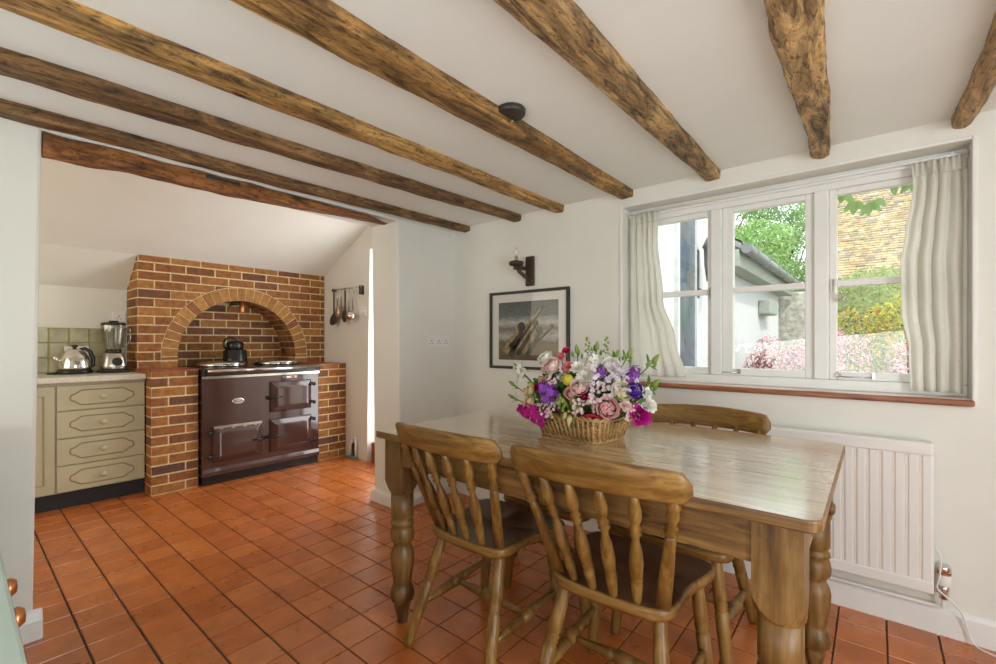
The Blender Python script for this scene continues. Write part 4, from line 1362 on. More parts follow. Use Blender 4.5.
def make_chair(label, loc, rz, lean=0.0, rail_top=0.862, group=None):
    c = thing('spindle_chair', label, 'chair', loc, rz, group)
    s_ = MB()
    rr = []
    for k, z in ((0.90, SZ - 0.036), (0.985, SZ - 0.032), (1.0, SZ - 0.022), (1.0, SZ - 0.008), (0.985, SZ - 0.001), (0.955, SZ)):
        rr.append([(x * k, y * k, z) for x, y in SEAT])
    s_.rings(rr, 0, True, False)
    rr = []
    for k in (0.955, 0.93, 0.85, 0.7, 0.5, 0.25, 0.02):
        rr.append([(x * k, y * k, SZ - 0.014 * (1 - (k / 0.955) ** 2) * (1.0 if y < 0.05 else 0.7) + (0.006 * math.exp(-(x * k / 0.03) ** 2) * max(0, min(1, (y * k - 0.02) / 0.12)))) for x, y in SEAT])
    s_.rings(rr, 1, False, True)
    s_.build('seat', ['chair_x', 'seat_dark'], c)
    feet = {}
    for (sx_, fy) in ((-1, -1), (1, -1), (-1, 1), (1, 1)):
        top = Vector((sx_ * (0.145 if fy < 0 else 0.165), -0.135 if fy < 0 else 0.150, SZ - 0.034))
        bot = Vector((sx_ * (0.205 if fy < 0 else 0.208), -0.270 if fy < 0 else 0.160, 0.0))
        feet[(sx_, fy)] = (bot, top)
        MB().lathe([(r_, t_) for r_, t_ in LEG_P], bot, top, 14, 0, True).build('leg', 'chair_z', c)
    mids = []
    for sx_ in (-1, 1):
        (b0_, t0_), (b1_, t1_) = feet[(sx_, -1)], feet[(sx_, 1)]
        a_ = b0_.lerp(t0_, 0.36)
        e_ = b1_.lerp(t1_, 0.44)
        MB().lathe(STR_P, a_, e_, 14, 0, True).build('side_stretcher', 'chair_z', c)
        mids.append(a_.lerp(e_, 0.5))
    MB().lathe(STR_P, mids[0], mids[1], 14, 0, True).build('cross_stretcher', 'chair_x', c)
    # comb rail
    rl_ = MB()
    rr = []
    hgt = 0.086
    for k in range(29):
        u = -1 + 2 * k / 28
        x = 0.267 * u
        y = rail_y(u, lean)
        e = max(0, abs(u) - 0.88) / 0.12
        hh = hgt * 0.5 * (1 - 0.06 * u * u) * math.sqrt(max(0.10, 1 - e ** 3))
        zc_ = rail_top - hgt * 0.5 - 0.010 * u * u
        th_ = 0.0125 * math.sqrt(max(0.1, 1 - e ** 3))
        ring = []
        for (dy, dz) in ((-1, -0.8), (-0.6, -1), (0.6, -1), (1, -0.8), (1, 0.8), (0.6, 1), (-0.6, 1), (-1, 0.8)):
            z = zc_ + dz * hh
            ring.append((x, y + dy * th_ - (z - 0.80) * 0.25, z))
        rr.append(ring)
    rl_.rings(rr)
    rl_.build('top_rail', 'chair_x', c)
    zr = rail_top - hgt + 0.012
    for k in range(6):
        q = -1 + 2 * k / 5
        xb_, xt_ = q * 0.160, q * 0.228
        ut = xt_ / 0.267
        yb_ = -0.185 + 0.030 * q * q
        bot = Vector((xb_, yb_, SZ - 0.004))
        top = Vector((xt_, rail_y(ut, lean) + 0.004, zr))
        if k in (0, 5):
            p_ = MB()
            rr = []
            d_ = (top - bot)
            for tt, wx, wy in ((0, 0.020, 0.012), (0.3, 0.019, 0.0125), (0.6, 0.014, 0.013), (0.70, 0.0125, 0.0125)):
                cc = bot + d_ * tt
                rr.append([(cc.x + wx * math.copysign(abs(math.cos(a)) ** 0.7, math.cos(a)), cc.y + wy * math.copysign(abs(math.sin(a)) ** 0.7, math.sin(a)), cc.z) for a in [2 * PI * j / 14 for j in range(14)]])
            p_.rings(rr)
            p_.lathe([(0.012, 0.68), (0.0185, 0.705), (0.0115, 0.73), (0.0175, 0.75), (0.0105, 0.775), (0.0175, 0.84), (0.0140, 0.895), (0.0190, 0.925), (0.012, 0.96), (0.010, 1)], bot, top, 14, 0, True)
            p_.build('back_post', 'chair_z', c)
        else:
            MB().lathe(SPN_P, bot, top, 14, 0, True).build('spindle', 'chair_z', c)
    return c


G = 'spindle back chairs round the pine table'
ch1 = make_chair('pine spindle back chair on the near side of the table, at its left end', (-1.165, 1.385, 0), math.radians(-1.5), group=G)
ch2 = copy_tree(ch1)
ch2['label'] = 'pine spindle back chair in the foreground, right of the other near side chair'
ch2.location = (-0.605, 1.382, 0)
ch2.rotation_euler = (0, 0, math.radians(1.5))
ch3 = make_chair('pine spindle back chair behind the table, its top rail showing right of the flowers', (-0.592, 1.855, 0), PI, 0.0, 0.872, G)
ch4 = copy_tree(ch3)
ch4['label'] = 'pine spindle back chair behind the table, hidden by the flower basket except its legs'
ch4.location = (-1.140, 1.855, 0)

# ------------------------------------------------------------------ pale sideboard at the lower left corner
sb = thing('painted_sideboard', 'pale blue green painted sideboard with copper knobs at the lower left corner', 'sideboard', (-1.40, -0.20, 0))
MB().box(-1.0, 0.90, -0.24, 0.235, 0.03, 0.825).build('body', 'teal', sb, bevel=0.004)
MB().box(-1.02, 0.92, -0.25, 0.249, 0.826, 0.850).build('top', 'teal', sb, bevel=0.004)
for k in range(2):
    x0_ = -0.98 + 0.93 * k
    d = MB().box(x0_ + 0.01, x0_ + 0.92, 0.235, 0.242, 0.62, 0.81).build('drawer', 'teal', sb, bevel=0.003)
    for x in ((0.410, 0.525) if k == 1 else (-0.8, -0.3)):
        MB().lathe([(0.006, 0), (0.005, 0.006), (0.012, 0.011), (0.014, 0.016), (0.009, 0.023), (0, 0.024)], (x, 0.242, 0.795), (x, 1.2, 0.795), 16).build('knob', 'copper', d)

# ------------------------------------------------------------------ flower basket
bk = thing('wicker_basket', 'low rectangular wicker basket holding the flowers on the table', 'basket', (-0.8755, 1.5656, TZ + 0.0005), math.radians(-9))
bw = MB()


def bring(a, b_, n_=44):
    out = []
    for k in range(n_):
        q = 2 * PI * k / n_
        c_, s_ = math.cos(q), math.sin(q)
        out.append((a * math.copysign(abs(c_) ** 0.45, c_), b_ * math.copysign(abs(s_) ** 0.45, s_)))
    return out


BZ = 0.085


def bpt(q, h_, off=0.0):
    a = 0.1315 + 0.0315 * h_ + off
    b_ = 0.085 + 0.024 * h_ + off
    rc = 0.032
    sx2, sy2, qc = 2 * (a - rc), 2 * (b_ - rc), PI * rc / 2
    L_ = 2 * (sx2 + sy2) + 4 * qc
    d_ = (q / (2 * PI)) % 1.0 * L_
    for (seg_, c0, st_) in ((sy2, (a, -(b_ - rc)), 0), (sx2, (a - rc, b_), 1), (sy2, (-a, b_ - rc), 2), (sx2, (-(a - rc), -b_), 3)):
        if d_ <= seg_:
            dx, dy = ((0, 1), (-1, 0), (0, -1), (1, 0))[st_]
            return (c0[0] + dx * d_, c0[1] + dy * d_, 0.004 + BZ * h_)
        d_ -= seg_
        if d_ <= qc:
            an = st_ * PI / 2 + d_ / rc
            cx_, cy_ = ((a - rc, b_ - rc), (-(a - rc), b_ - rc), (-(a - rc), -(b_ - rc)), (a - rc, -(b_ - rc)))[st_]
            return (cx_ + rc * math.cos(an), cy_ + rc * math.sin(an), 0.004 + BZ * h_)
        d_ -= qc
    return (a, -(b_ - rc), 0.004 + BZ * h_)


NS = 46
for row in range(9):
    h_ = 0.06 + 0.88 * row / 8
    bw.tube([bpt(2 * PI * k / (NS * 2), h_, 0.0035 * math.sin(PI * (k + row))) if False else bpt(2 * PI * k / (NS * 2), h_, 0.004 * math.cos(PI * (k / 2 + row))) for k in range(NS * 2)], 0.0046, 5, 0, True)
for k in range(NS):
    bw.tube([bpt(2 * PI * k / NS, h_, 0.004) for h_ in (0.0, 0.5, 1.0)], 0.0052, 6)
bw.build('weave', 'wicker', bk)
bi = MB()
bi.rings([[bpt(2 * PI * k / 40, h_, -0.005) for k in range(40)] for h_ in (0.02, 1.0)], 0, True, False)
bi.build('lining', 'wicker', bk)
rim = MB()
for ph in (0, PI):
    rim.tube([tuple(Vector(bpt(2 * PI * k / 160, 1.02, 0.002)) + Vector((0.004 * math.cos(k * 0.7 + ph), 0.003 * math.cos(k * 0.7 + ph), 0.005 * math.sin(k * 0.7 + ph)))) for k in range(160)], 0.0055, 5, 0, True)
    rim.tube([tuple(Vector(bpt(2 * PI * k / 160, 0.05, 0.004)) + Vector((0.003 * math.cos(k * 0.7 + ph), 0.003 * math.cos(k * 0.7 + ph), 0.006 * math.sin(k * 0.7 + ph)))) for k in range(160)], 0.005, 5, 0, True)
rim.build('braided_rim', 'wicker', bk)
rb = MB()
rb.grid(lambda u, v: (-0.148 + 0.305 * u, -0.091 - 0.009 * math.sin(u * 17) - 0.010 * v, BZ + 0.006 + 0.014 * v + 0.006 * math.sin(u * 23)), 60, 3)
tag(rb.build('pink_ribbon', 'ribbon', bk, solid=0.001), 'bright pink ribbon')

CEN = Vector((-0.8708, 1.5656, 0.8821))


def frame_of(d):
    d = d.normalized()
    a = d.cross(Vector((0, 0, 1)))
    if a.length < 0.05:
        a = Vector((1, 0, 0))
    a.normalize()
    return a, d.cross(a), d


def petal(mb, F, o, ang, r0, r1, wd, cup, lift, mi=0, nu=3, nv=4):
    """one curved petal: base radius r0, tip radius r1, width wd, rising by lift with cup curl"""
    a, b_, d = F

    def fn(u, v):
        w_ = wd * math.sin(PI * (0.12 + 0.80 * v) ** 0.9) * (u - 0.5) * 2
        rr_ = r0 + (r1 - r0) * v
        hgt = lift * v + cup * (v * v) * 0.5 + 0.35 * wd * ((u - 0.5) * 2) ** 2 * 0.5
        ca, sa = math.cos(ang), math.sin(ang)
        return o + a * (rr_ * ca - w_ * sa) + b_ * (rr_ * sa + w_ * ca) + d * hgt
    mb.grid(fn, nu, nv, mi)


def flower(kind, x, y, z, rad, col, i):
    p = Vector((x, y, z))
    d = ((p - CEN).normalized() + Vector((0.12, -0.45, 0.15))).normalized()
    if kind == 'bud' and col == 'pale':
        d = Vector((0.1, -0.5, -0.8)).normalized()
    F = frame_of(d)
    words = FLAB[i]
    root = thing(FNAME.get((kind, col), {'rose': 'rose', 'carnation': 'carnation', 'stock': 'stock_flower', 'spike': 'stock_flower', 'wax': 'waxflower_sprig', 'bud': 'lisianthus_bud', 'button': 'button_flower'}[kind]), words, 'flower', tuple(p), 0, 'flowers in the basket')
    o = Vector((0, 0, 0))
    mb = MB()
    mat = 'fl_' + col
    mats = [mat]
    if kind == 'rose':
        A, B, D = F
        for (n_, rk, th0, th1, wa, fl_) in ((6, 0.86, 1.75, 1.22, 0.62, 0.36), (6, 0.78, 1.6, 0.92, 0.60, 0.30), (5, 0.70, 1.4, 0.66, 0.66, 0.24), (5, 0.60, 1.2, 0.44, 0.66, 0.18), (4, 0.50, 1.1, 0.22, 0.72, 0.14), (3, 0.38, 1.0, 0.05, 0.85, 0.1)):
            ph = R(0, 6)
            for k in range(n_):
                an0 = ph + 2 * PI * k / n_ + R(-.15, .15)
                rj = rad * rk * R(0.95, 1.05)

                def fn(u, v):
                    uu = (u - 0.5) * 2
                    th = th0 + (th1 - th0) * v * (1 - 0.16 * uu * uu)
                    an = an0 + wa * uu * (1 - 0.25 * v)
                    rr_ = rj * (1 + fl_ * v * v + 0.07 * uu)
                    return o + (A * math.cos(an) + B * math.sin(an)) * (rr_ * math.sin(th)) + D * (rr_ * math.cos(th) * 0.85 - rad * 0.1)
                mb.grid(fn, 4, 5)
    elif kind == 'carnation':
        for (n_, r1, lift) in ((9, 1.0, 0.1), (8, 0.82, 0.35), (7, 0.6, 0.55), (5, 0.35, 0.7)):
            ph = R(0, 6)
            for k in range(n_):
                petal(mb, F, o - d * rad * 0.3, ph + 2 * PI * k / n_ + R(-.3, .3), rad * 0.08, rad * r1 * R(.85, 1.1), rad * 0.36, rad * R(-.2, .3), rad * (lift + R(-.12, .12)), 0, 2, 3)
    elif kind == 'button':
        mb.ell(o, rad, rad, rad, 12, 8)
        for k in range(60):
            q = Vector((R(-1, 1), R(-1, 1), R(-1, 1))).normalized()
            mb.ell(o + q * rad * 0.95, rad * 0.16, None, None, 5, 3)
    elif kind in ('stock', 'spike'):
        n_ = 16 if kind == 'stock' else 12
        up = (d + Vector((0, 0, 0.5 if kind == 'stock' else 2.0))).normalized()
        ext = rad * (0.9 if kind == 'stock' else 1.6)
        A, B, D = frame_of(up)
        for k in range(n_):
            tt = k / (n_ - 1)
            an = k * 2.4
            rr_ = rad * (0.75 - 0.4 * tt) if kind == 'stock' else rad * (0.42 - 0.25 * tt)
            cpt = o + D * ext * (tt * 2 - 1) + (A * math.cos(an) + B * math.sin(an)) * rr_
            F2 = frame_of((A * math.cos(an) + B * math.sin(an)) + D * 0.4 + d * 0.3)
            green = kind == 'spike' and tt > 0.45
            for j in range(4):
                petal(mb, F2, cpt, j * PI / 2 + R(0, 1), rad * 0.02, rad * (0.42 if not green else 0.22), rad * (0.24 if not green else 0.13), 0, rad * R(-.05, .12), 1 if green else 0, 2, 2)
            if green:
                mb.ell(cpt, rad * 0.15, None, rad * 0.2, 6, 4, 1)
        if kind == 'spike':
            mats = [mat, 'fl_green']
    elif kind == 'wax':
        A, B, D = F
        for k in range(30):
            q = (A * R(-1, 1) + B * R(-1, 1)) * rad * 1.12 + D * R(-0.35, 0.45) * rad
            F2 = frame_of(D + A * R(-.6, .6) + B * R(-.6, .6))
            for j in range(5):
                petal(mb, F2, o + q, j * 2 * PI / 5, rad * 0.02, rad * 0.21, rad * 0.13, 0, rad * 0.04, 0, 2, 2)
    elif kind == 'bud':
        A, B, D = frame_of(d + Vector((0.0, 0, 0.35)) if col != 'pale' else d)
        for (q, h_) in ((Vector((0, 0, 0)), 1.3), (A * rad * 0.8 - D * rad * 0.7, 0.9), (-A * rad * 0.7 - D * rad * 1.1, 0.8)):
            mb.lathe([(0.001, -0.6), (0.30, -0.35), (0.36, 0.0), (0.25, 0.4), (0.001, 0.8)] if False else [(0.0008, -0.5 * rad * h_), (0.27 * rad * h_, -0.25 * rad * h_), (0.30 * rad * h_, 0.05 * rad * h_), (0.18 * rad * h_, 0.5 * rad * h_), (0.0008, 0.85 * rad * h_)], o + q, o + q + D, 7)
    mb.build('bloom' if kind != 'bud' else 'buds', mats, root)
    stm = MB()
    end = (CEN + Vector((0, 0, -0.05)) + (p - CEN) * 0.25) - p
    stm.tube([tuple(-d * rad * 0.3), tuple(end * 0.5 + d * 0.01), tuple(end)], 0.0022, 5)
    if kind in ('bud',) and col != 'pale':
        A, B, D = frame_of(d)
        for sgn in (-1, 1):
            petal(stm, (A, B, D), -D * rad * 1.2, sgn * 1.4, 0.002, rad * 1.4, rad * 0.3, 0, rad * 0.8, 0, 2, 3)
    stm.build('stem', 'leaf' if kind != 'wax' else 'leaf2', root)
    return root


FNAME = {('bud', 'pale'): 'alstroemeria_bud', ('rose', 'violet'): 'lisianthus', ('rose', 'ivory'): 'ranunculus', ('wax', 'lilac'): 'statice_sprig'}
FLO = [
    ('rose', -0.993, 1.487, 1.097, 0.0310, 'white', 'white rose behind the large blush rose at the upper left'),
    ('rose', -0.934, 1.438, 1.070, 0.0366, 'blush', 'large pale blush rose at the upper left of the bouquet'),
    ('carnation', -0.918, 1.519, 1.129, 0.0181, 'hotpink', 'hot pink carnation at the very top left of the bouquet'),
    ('carnation', -0.917, 1.475, 1.107, 0.0199, 'coral', 'coral carnation just below the hot pink one at the top'),
    ('carnation', -0.858, 1.434, 1.073, 0.0208, 'coral', 'coral pink carnation right of the large blush rose'),
    ('button', -0.841, 1.405, 1.025, 0.0171, 'yellow', 'round yellow button flower near the bouquet centre'),
    ('rose', -1.014, 1.416, 0.977, 0.0250, 'cream', 'cream rose at the left of the bouquet, upper of two'),
    ('stock', -0.924, 1.396, 0.980, 0.0361, 'purple', 'large purple stock flower left of the bouquet centre'),
    ('carnation', -0.976, 1.407, 0.991, 0.0162, 'crimson', 'dark crimson carnation beside the cream rose'),
    ('rose', -0.795, 1.402, 1.003, 0.0301, 'blush', 'pale blush rose in the centre of the bouquet'),
    ('carnation', -0.774, 1.399, 0.974, 0.0185, 'crimson', 'dark crimson carnation under the central blush rose'),
    ('rose', -0.822, 1.394, 0.981, 0.0213, 'peach', 'small peach rose left of the central crimson carnation'),
    ('stock', -1.134, 1.511, 1.040, 0.0269, 'white', 'white stock flower standing out at the far left'),
    ('carnation', -0.781, 1.420, 1.041, 0.0278, 'white', 'white carnation above the central blush rose'),
    ('carnation', -0.759, 1.436, 1.059, 0.0278, 'white', 'white carnation highest of the central white cluster'),
    ('carnation', -0.821, 1.434, 1.070, 0.0241, 'white', 'white carnation right of the coral pink carnation'),
    ('spike', -0.823, 1.517, 1.130, 0.0241, 'white', 'white and green stock spire at the top centre, left one'),
    ('spike', -0.766, 1.550, 1.130, 0.0241, 'white', 'white and green stock spire at the top centre, right one'),
    ('stock', -0.775, 1.466, 1.096, 0.0232, 'white', 'white stock flower between the two green spires'),
    ('stock', -0.731, 1.442, 1.056, 0.0199, 'purple', 'small purple stock flower under the white rose at the top right'),
    ('rose', -0.711, 1.477, 1.083, 0.0278, 'white', 'white rose at the top right of the bouquet'),
    ('wax', -0.706, 1.429, 1.020, 0.0371, 'lilac', 'pale lilac statice sprig right of the centre'),
    ('wax', -0.656, 1.462, 1.034, 0.0398, 'lilac', 'pale lilac statice sprig above the ivory ranunculus'),
    ('stock', -0.634, 1.493, 1.051, 0.0241, 'purple', 'purple stock flower at the upper right edge'),
    ('rose', -0.655, 1.443, 0.995, 0.0320, 'ivory', 'ivory yellow ranunculus at the right of the bouquet'),
    ('rose', -0.619, 1.466, 0.996, 0.0278, 'violet', 'deep violet bloom beside the ivory ranunculus'),
    ('rose', -1.019, 1.416, 0.927, 0.0278, 'cream', 'cream rose at the left of the bouquet, lower of two'),
    ('stock', -0.996, 1.416, 0.890, 0.0361, 'magenta', 'magenta stock flower hanging over the left basket rim'),
    ('stock', -1.064, 1.444, 0.889, 0.0241, 'magenta', 'magenta stock flower lowest at the far left'),
    ('rose', -0.694, 1.418, 0.938, 0.0361, 'pink', 'large pink rose over the right half of the basket rim'),
    ('carnation', -0.601, 1.475, 0.916, 0.0361, 'magenta', 'bright magenta carnation at the lower right'),
    ('carnation', -0.578, 1.493, 0.946, 0.0269, 'white', 'white carnation behind the magenta carnation at the right'),
    ('carnation', -0.640, 1.443, 0.946, 0.0199, 'blush', 'small blush carnation between the pink rose and the magenta carnation'),
    ('wax', -0.773, 1.397, 0.950, 0.0269, 'pinkwax', 'pale pink waxflower sprig left of the large pink rose'),
    ('wax', -0.727, 1.412, 0.986, 0.0269, 'pinkwax', 'pale pink waxflower sprig above the large pink rose'),
    ('wax', -0.889, 1.409, 1.033, 0.0241, 'pinkwax', 'pale pink waxflower sprig under the large blush rose'),
    ('wax', -0.914, 1.394, 0.920, 0.0241, 'pinkwax', 'pale pink waxflower sprig below the purple stock'),
    ('wax', -0.630, 1.452, 0.923, 0.0199, 'pinkwax', 'pale pink waxflower sprig just left of the magenta carnation'),
    ('bud', -0.708, 1.519, 1.116, 0.0199, 'green', 'green bud stem rising over the white rose'),
    ('bud', -0.687, 1.576, 1.116, 0.0236, 'green', 'green bud stem at the top right, in front of the curtain'),
    ('bud', -0.607, 1.613, 1.095, 0.0269, 'green', 'tall green bud stem leaning right over the sill'),
    ('bud', -0.576, 1.533, 1.017, 0.0269, 'green', 'green bud stem furthest right at mid height'),
    ('bud', -1.163, 1.493, 0.932, 0.0185, 'green', 'small green bud stem lowest at the far left'),
    ('bud', -1.165, 1.499, 0.985, 0.0195, 'green', 'small green bud stem at the far left, middle one'),
    ('bud', -1.149, 1.508, 1.058, 0.0195, 'green', 'small green bud stem at the far left, highest one'),
    ('carnation', -0.805, 1.392, 0.944, 0.0195, 'yellowgreen', 'yellow green carnation below the small peach rose'),
    ('bud', -0.826, 1.390, 0.888, 0.0245, 'pale', 'pale yellow bud drooping over the front of the basket'),
    ('carnation', -0.957, 1.412, 1.018, 0.0171, 'peach', 'small peach carnation left of the purple stock'),
    ('bud', -0.856, 1.495, 1.128, 0.0232, 'green', 'green bud stem at the top, beside the left spire'),
    ('bud', -0.806, 1.556, 1.141, 0.0232, 'green', 'green bud stem at the top, between the spires'),
    ('carnation', -0.588, 1.492, 0.990, 0.0204, 'white', 'small white carnation right of the deep violet bloom'),
    ('wax', -0.856, 1.390, 0.947, 0.0241, 'greenwax', 'lime green sprig below the central peach rose'),
]
FLAB = [f[6] for f in FLO]
for i, f in enumerate(FLO):
    flower(f[0], f[1], f[2], f[3], f[4] * {'bud': 1.0, 'rose': 1.04}.get(f[0], 1.18), f[5], i)
# foliage: uncountable leaves filling the dome
fo = MB()
random.seed(21)
for k in range(900):
    q = Vector((R(-1, 1), R(-1, 1), R(0.16, 1)))
    if q.length > 1 or q.length < 0.35:
        q.normalize()
        q *= R(0.6, 1.0)
    p = CEN + Vector((q.x * 0.255, q.y * 0.144, q.z * 0.172 + 0.01))
    d = (p - CEN + Vector((R(-.1, .1), R(-.1, .1), R(-.03, .10)))).normalized()
    A, B, D = frame_of(d)
    L_ = R(0.025, 0.06)
    wd = L_ * R(0.14, 0.26)
    an = R(0, 2 * PI)
    petal(fo, (A, B, D), p, an, 0.0, L_ * 0.6, wd, L_ * R(-.4, .2), L_ * R(0.1, 0.8), random.choice((0, 0, 1, 1, 2)), 2, 3)
fo.build('bouquet_foliage', ['leaf', 'leaf2', 'leaf3'])
o = bpy.data.objects['bouquet_foliage']
tag(o, 'green leaves filling the bouquet between the blooms in the basket', 'foliage', None, 'stuff')


# ------------------------------------------------------------------ outside the window
gd = MB().box(-30, 30, 3.02, 45, -0.25, -0.15)
gd.box(-1.3, 30, 2.81, 3.02, -0.25, -0.15)
struct('ground_garden', gd, 'ground')


def leaf_cloud(mb, c, r_, n_, size, mis, shell=0.55, flat=False):
    for k in range(n_):
        q = Vector((R(-1, 1), R(-1, 1), R(-1, 1)))
        if q.length < 1e-3:
            continue
        q = q.normalized() * (shell + (1 - shell) * random.random() ** 0.5)
        p = Vector((c[0] + q.x * r_[0], c[1] + q.y * r_[1], c[2] + q.z * r_[2]))
        a = Vector((R(-1, 1), R(-1, 1), R(-1, 1))).normalized()
        b_ = a.orthogonal().normalized()
        s_ = size * R(0.6, 1.3)
        mb.add([p - a * s_, p + b_ * s_ * 0.5, p + a * s_, p - b_ * s_ * 0.5], [(0, 1, 2, 3)], random.choice(mis))


# near wing and lean-to on the left
nb = thing('neighbouring_wing', 'white rendered wing with a dark tall window seen through the left casement', 'building', (-1.30, 3.0, -0.16))
MB().box(-3.0, 0.0, 0.05, 2.30, 0.0, 4.2).build('wall', 'render', nb)
dw = MB().box(-0.02, 0.012, 0.95, 1.42, 0.55, 2.62).build('tall_window', 'slateblue', nb)
wf_ = MB()
wf_.box(0.0, 0.03, 0.90, 0.95, 0.5, 2.68); wf_.box(0.0, 0.03, 1.42, 1.47, 0.5, 2.68); wf_.box(0.0, 0.03, 0.90, 1.47, 2.62, 2.68); wf_.box(0, 0.04, 0.88, 1.49, 0.46, 0.52)
wf_.build('window_surround', 'render', dw)
ln = thing('wall_lantern', 'pale metal lantern on the white wing outside the left casement', 'lantern', (-1.30, 4.47, 1.92))
MB().box(0, 0.03, -0.04, 0.04, -0.35, 0.10).tube([(0.02, 0, -0.25), (0.12, 0, -0.33), (0.14, 0, -0.2)], 0.012).build('bracket', 'gutter', ln)
MB().lathe([(0.04, -0.2), (0.06, -0.05), (0.065, 0.10), (0.08, 0.12), (0.04, 0.2), (0.01, 0.24)], (0.14, 0, 0), (0.14, 0, 1), 8).build('lamp_body', 'gutter', ln)
lt2 = thing('lean_to_building', 'low white lean-to with a grey gutter and slate roof beyond the middle casement', 'building', (-1.30, 5.3, -0.16))
MB().box(-2.5, 0.0, 0.0, 3.95, 0.0, 2.30).build('wall', 'render', lt2)
ro_ = MB()
ro_.prism([(0.22, 2.30), (0.22, 2.36), (-2.6, 4.1), (-2.6, 4.0)], 'y', -0.0, 4.1, 1)
for i in range(9):
    for j in range(18):
        a0 = 0.23 - i * 0.31
        z0 = 2.365 + (0.22 - a0) * 0.617
        y0_ = 0.0 + j * 0.228 + (0.11 if i % 2 else 0)
        if y0_ + 0.22 > 4.15: continue
        ro_.add([(a0, y0_, z0 + .02), (a0, y0_ + .222, z0 + .02), (a0 - .33, y0_ + .222, z0 + .21), (a0 - .33, y0_, z0 + .21), (a0, y0_, z0), (a0, y0_ + .222, z0)], [(0, 1, 2, 3), (4, 5, 1, 0)], 0)
ro_.build('roof', ['slate', 'slate'], lt2)
MB().box(0.0, 0.20, 0.0, 4.05, 2.12, 2.30).build('eave_board', 'fascia', lt2)
gt = MB()
gt.tube([(0.27, 0.0, 2.30), (0.27, 4.1, 2.30)], 0.055, 10)
for k in range(6):
    gt.tube([(0.27, 0.3 + 0.7 * k, 2.30), (0.27, 0.36 + 0.7 * k, 2.30)], 0.066, 10)
gt.build('gutter', 'gutter', lt2)
MB().box(0.0, 0.16, 2.15, 2.75, 1.72, 1.92).build('wall_box', 'fascia', lt2, bevel=0.02)
MB().box(0.0, 0.02, 1.55, 1.9, 0.0, 0.95).build('vent_panel', 'gutter', lt2)
# rough stone wall beyond it
sw = MB().box(-1.9, -0.75, 9.6, 9.9, -0.16, 2.05)
tag(sw.build('garden_wall', 'stone', bevel=0.03), 'rough stone garden wall beyond the lean-to corner', 'wall')
# pink flowering shrubs
random.seed(5)
SH = [((-0.93, 5.75), 0.31, 1.42, 'pink flowering shrub under the middle casement, against the lean-to'), ((-0.40, 5.95), 0.31, 1.50, 'pink flowering shrub under the middle casement, right one'),
      ((0.13, 5.65), 0.31, 1.46, 'dense pink flowering shrub at the left of the right hand casement'), ((0.66, 5.8), 0.31, 1.42, 'dense pink flowering shrub at the right, partly behind the curtain')]
for (xy, rr_, h_, lab) in SH:
    s_ = thing('flowering_shrub', lab, 'shrub', (xy[0], xy[1], -0.16), 0, 'pink shrubs outside the window')
    mb = MB()
    for k in range(11):
        q_ = (R(-0.8, 0.8) * rr_, R(-0.25, 0.25), h_ * (0.25 + 0.60 * random.random()))
        leaf_cloud(mb, q_, (rr_ * R(0.45, 0.7), 0.22, R(0.16, 0.26)), 800, 0.017, (0, 0, 1, 2, 2, 3, 3) if k % 3 else (0, 0, 0, 2, 3), 0.35)
    mb.build('blossom', ['g_pink', 'g_rust', 'g_pale', 'g_dark'], s_)
    st_ = MB()
    for k in range(7):
        a = k * 0.9
        st_.tube([(0.05 * math.cos(a), 0.05 * math.sin(a), 0), (0.25 * rr_ * math.cos(a), 0.2 * math.sin(a), h_ * 0.45), (0.6 * rr_ * math.cos(a), 0.3 * math.sin(a), h_ * 0.8)], [0.014, 0.01, 0.005], 5)
    st_.build('stem', 'bark', s_)
s_ = thing('golden_shrub', 'yellow green bushy shrub above the pink blossom in the right casement', 'shrub', (0.25, 7.6, -0.16))
mb = MB()
for (x, z, r1) in ((-0.45, 1.25, 0.55), (0.15, 1.40, 0.6), (0.75, 1.3, 0.55), (0.1, 0.7, 0.8)):
    leaf_cloud(mb, (x, R(-.1, .1), z), (r1, 0.5, 0.55), 4000, 0.024, (0, 0, 1, 2, 3) if z < 1.39 else (0, 0, 0, 1, 2, 3), 0.5)
mb.build('foliage', ['g_yel', 'g_hedge', 'g_orange', 'g_dark'], s_)
MB().tube([(0, 0, 0), (0, 0, 1.0)], 0.04, 6).build('stem', 'bark', s_)
s_ = thing('clipped_hedge', 'large clipped dome hedge below the lichened roof', 'hedge', (0.0, 11.2, -0.16))
mb = MB()
leaf_cloud(mb, (0, 0, 1.35), (1.25, 1.0, 1.40), 9000, 0.032, (0,), 0.9)
mb.ell((0, 0, 1.35), 1.15, 0.9, 1.3, 20, 12, 0)
mb.build('foliage', ['g_hedge', 'g_yel'], s_)
s_ = thing('low_hedge', 'pale clipped hedge behind the stone garden wall', 'hedge', (-2.6, 11.6, -0.16))
mb = MB()
leaf_cloud(mb, (0, 0, 1.15), (1.0, 0.7, 1.25), 5000, 0.03, (0, 0, 1), 0.9)
mb.ell((0, 0, 1.15), 0.92, 0.62, 1.15, 16, 10, 0)
mb.build('foliage', ['g_hedge', 'g_yel'], s_)
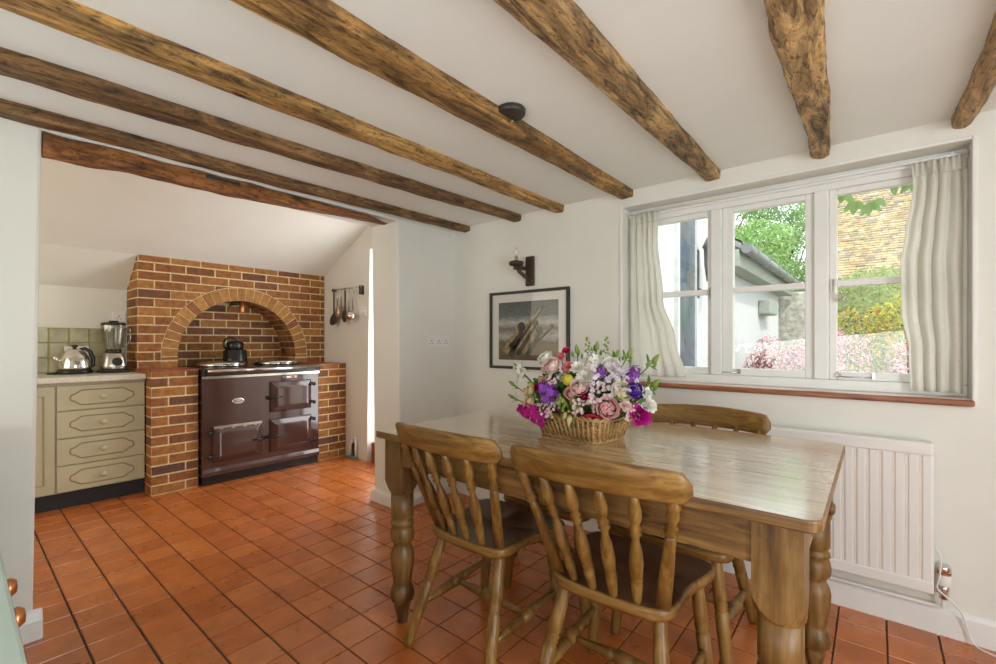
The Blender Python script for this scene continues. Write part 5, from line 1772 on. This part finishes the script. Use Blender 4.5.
# barn with a lichen covered stone roof
bn = thing('stone_barn', 'barn with a wide lichen covered stone tile roof in the right casement', 'building', (1.0, 14.0, -0.16))
MB().box(-1.7, 6.0, 0.4, 5.0, 0.0, 2.5).build('wall', 'stone', bn)
rf = MB()
rf.prism([(0.1, 2.45), (0.1, 2.55), (4.6, 6.9), (4.6, 6.8)], 'x', -2.0, 6.2, 1)
dy, dz = 4.5, 4.35
LR = math.hypot(dy, dz)
nrow = 58
for i in range(nrow):
    t0, t1 = i / nrow, (i + 1.25) / nrow
    wdt = 0.17
    x = -2.05 + (R(0, 0.1))
    while x < 6.1:
        w_ = R(0.09, 0.22)
        lf = R(0.008, 0.026)
        ya, za = 0.1 + dy * t0, 2.56 + dz * t0
        yb, zb = 0.1 + dy * min(t1, 1.0), 2.56 + dz * min(t1, 1.0)
        rf.add([(x, ya - lf * .7, za + lf), (x + w_, ya - lf * .7, za + lf + R(-.008, .008)), (x + w_, yb, zb), (x, yb, zb), (x, ya, za - 0.01), (x + w_, ya, za - 0.01)], [(0, 1, 2, 3), (4, 5, 1, 0)], 0)
        x += w_ + 0.008
rf.build('roof', ['rooftile', 'stone'], bn)
MB().tube([(-2.0, 0.02, 2.40), (6.0, 0.02, 2.40)], 0.07, 8).build('gutter', 'gutter', bn)
# trees
TREES = [((-4.0, 15.5), 2.6, 3.9, 'leafy green tree beyond the lean-to roof, seen in the middle casement'), ((-2.9, 22.0), 2.4, 5.2, 'lighter leafy tree further back beside the barn gable')]
for (xy, rr_, h_, lab) in TREES:
    s_ = thing('garden_tree', lab, 'tree', (xy[0], xy[1], -0.16))
    mb = MB()
    for k in range(15):
        a = k * 2.4
        q = (R(0, 1)) ** 0.5 * rr_ * 0.75
        leaf_cloud(mb, (q * math.cos(a), q * math.sin(a), h_ + R(-1.5, 1.7)), (rr_ * 0.42, rr_ * 0.42, rr_ * 0.32), 1700, 0.055, (0, 0, 1), 0.4)
    mb.build('crown', ['g_tree', 'g_tree2'], s_)
    tk = MB().tube([(0, 0, 0), (0.08, 0, h_ * 0.5), (0.02, 0.05, h_ + 0.6)], [0.22, 0.17, 0.07], 9)
    for k in range(7):
        a = k * 0.95
        tk.tube([(0.05, 0, h_ * (0.5 + 0.06 * k)), (0.5 * rr_ * math.cos(a), 0.5 * rr_ * math.sin(a), h_ + 0.2 + 0.15 * k)], [0.07, 0.02], 6)
    tk.build('trunk', 'bark', s_)
# vine leaves hanging at the head of the right casement
vn = thing('climbing_vine', 'bright green vine leaves hanging outside the top of the right casement', 'vine', (0.0, 2.92, 1.93))
mb = MB()
random.seed(3)
for k in range(26):
    x = R(-0.30, 0.42)
    z = R(-0.03, 0.14) - (0.10 if -0.08 < x < 0.02 and k % 3 == 0 else 0.0)
    A = Vector((R(-.3, .3), 1, R(-.3, .3))).normalized()
    F = frame_of(Vector((R(-.5, .5), -1, R(-.3, .6))))
    for q in (-0.7, 0, 0.7):
        petal(mb, F, Vector((x, R(-.05, .05), z)), 1.57 + q + R(-.2, .2), 0.0, R(0.05, 0.075), 0.018, -0.02, 0.0, 0, 2, 3)
mb.build('foliage', 'g_tree2', vn)
MB().tube([(-0.35, 0, 0.12), (-0.1, 0.01, 0.10), (0.2, -0.01, 0.13), (0.5, 0, 0.11)], 0.006, 5).build('stem', 'bark', vn)
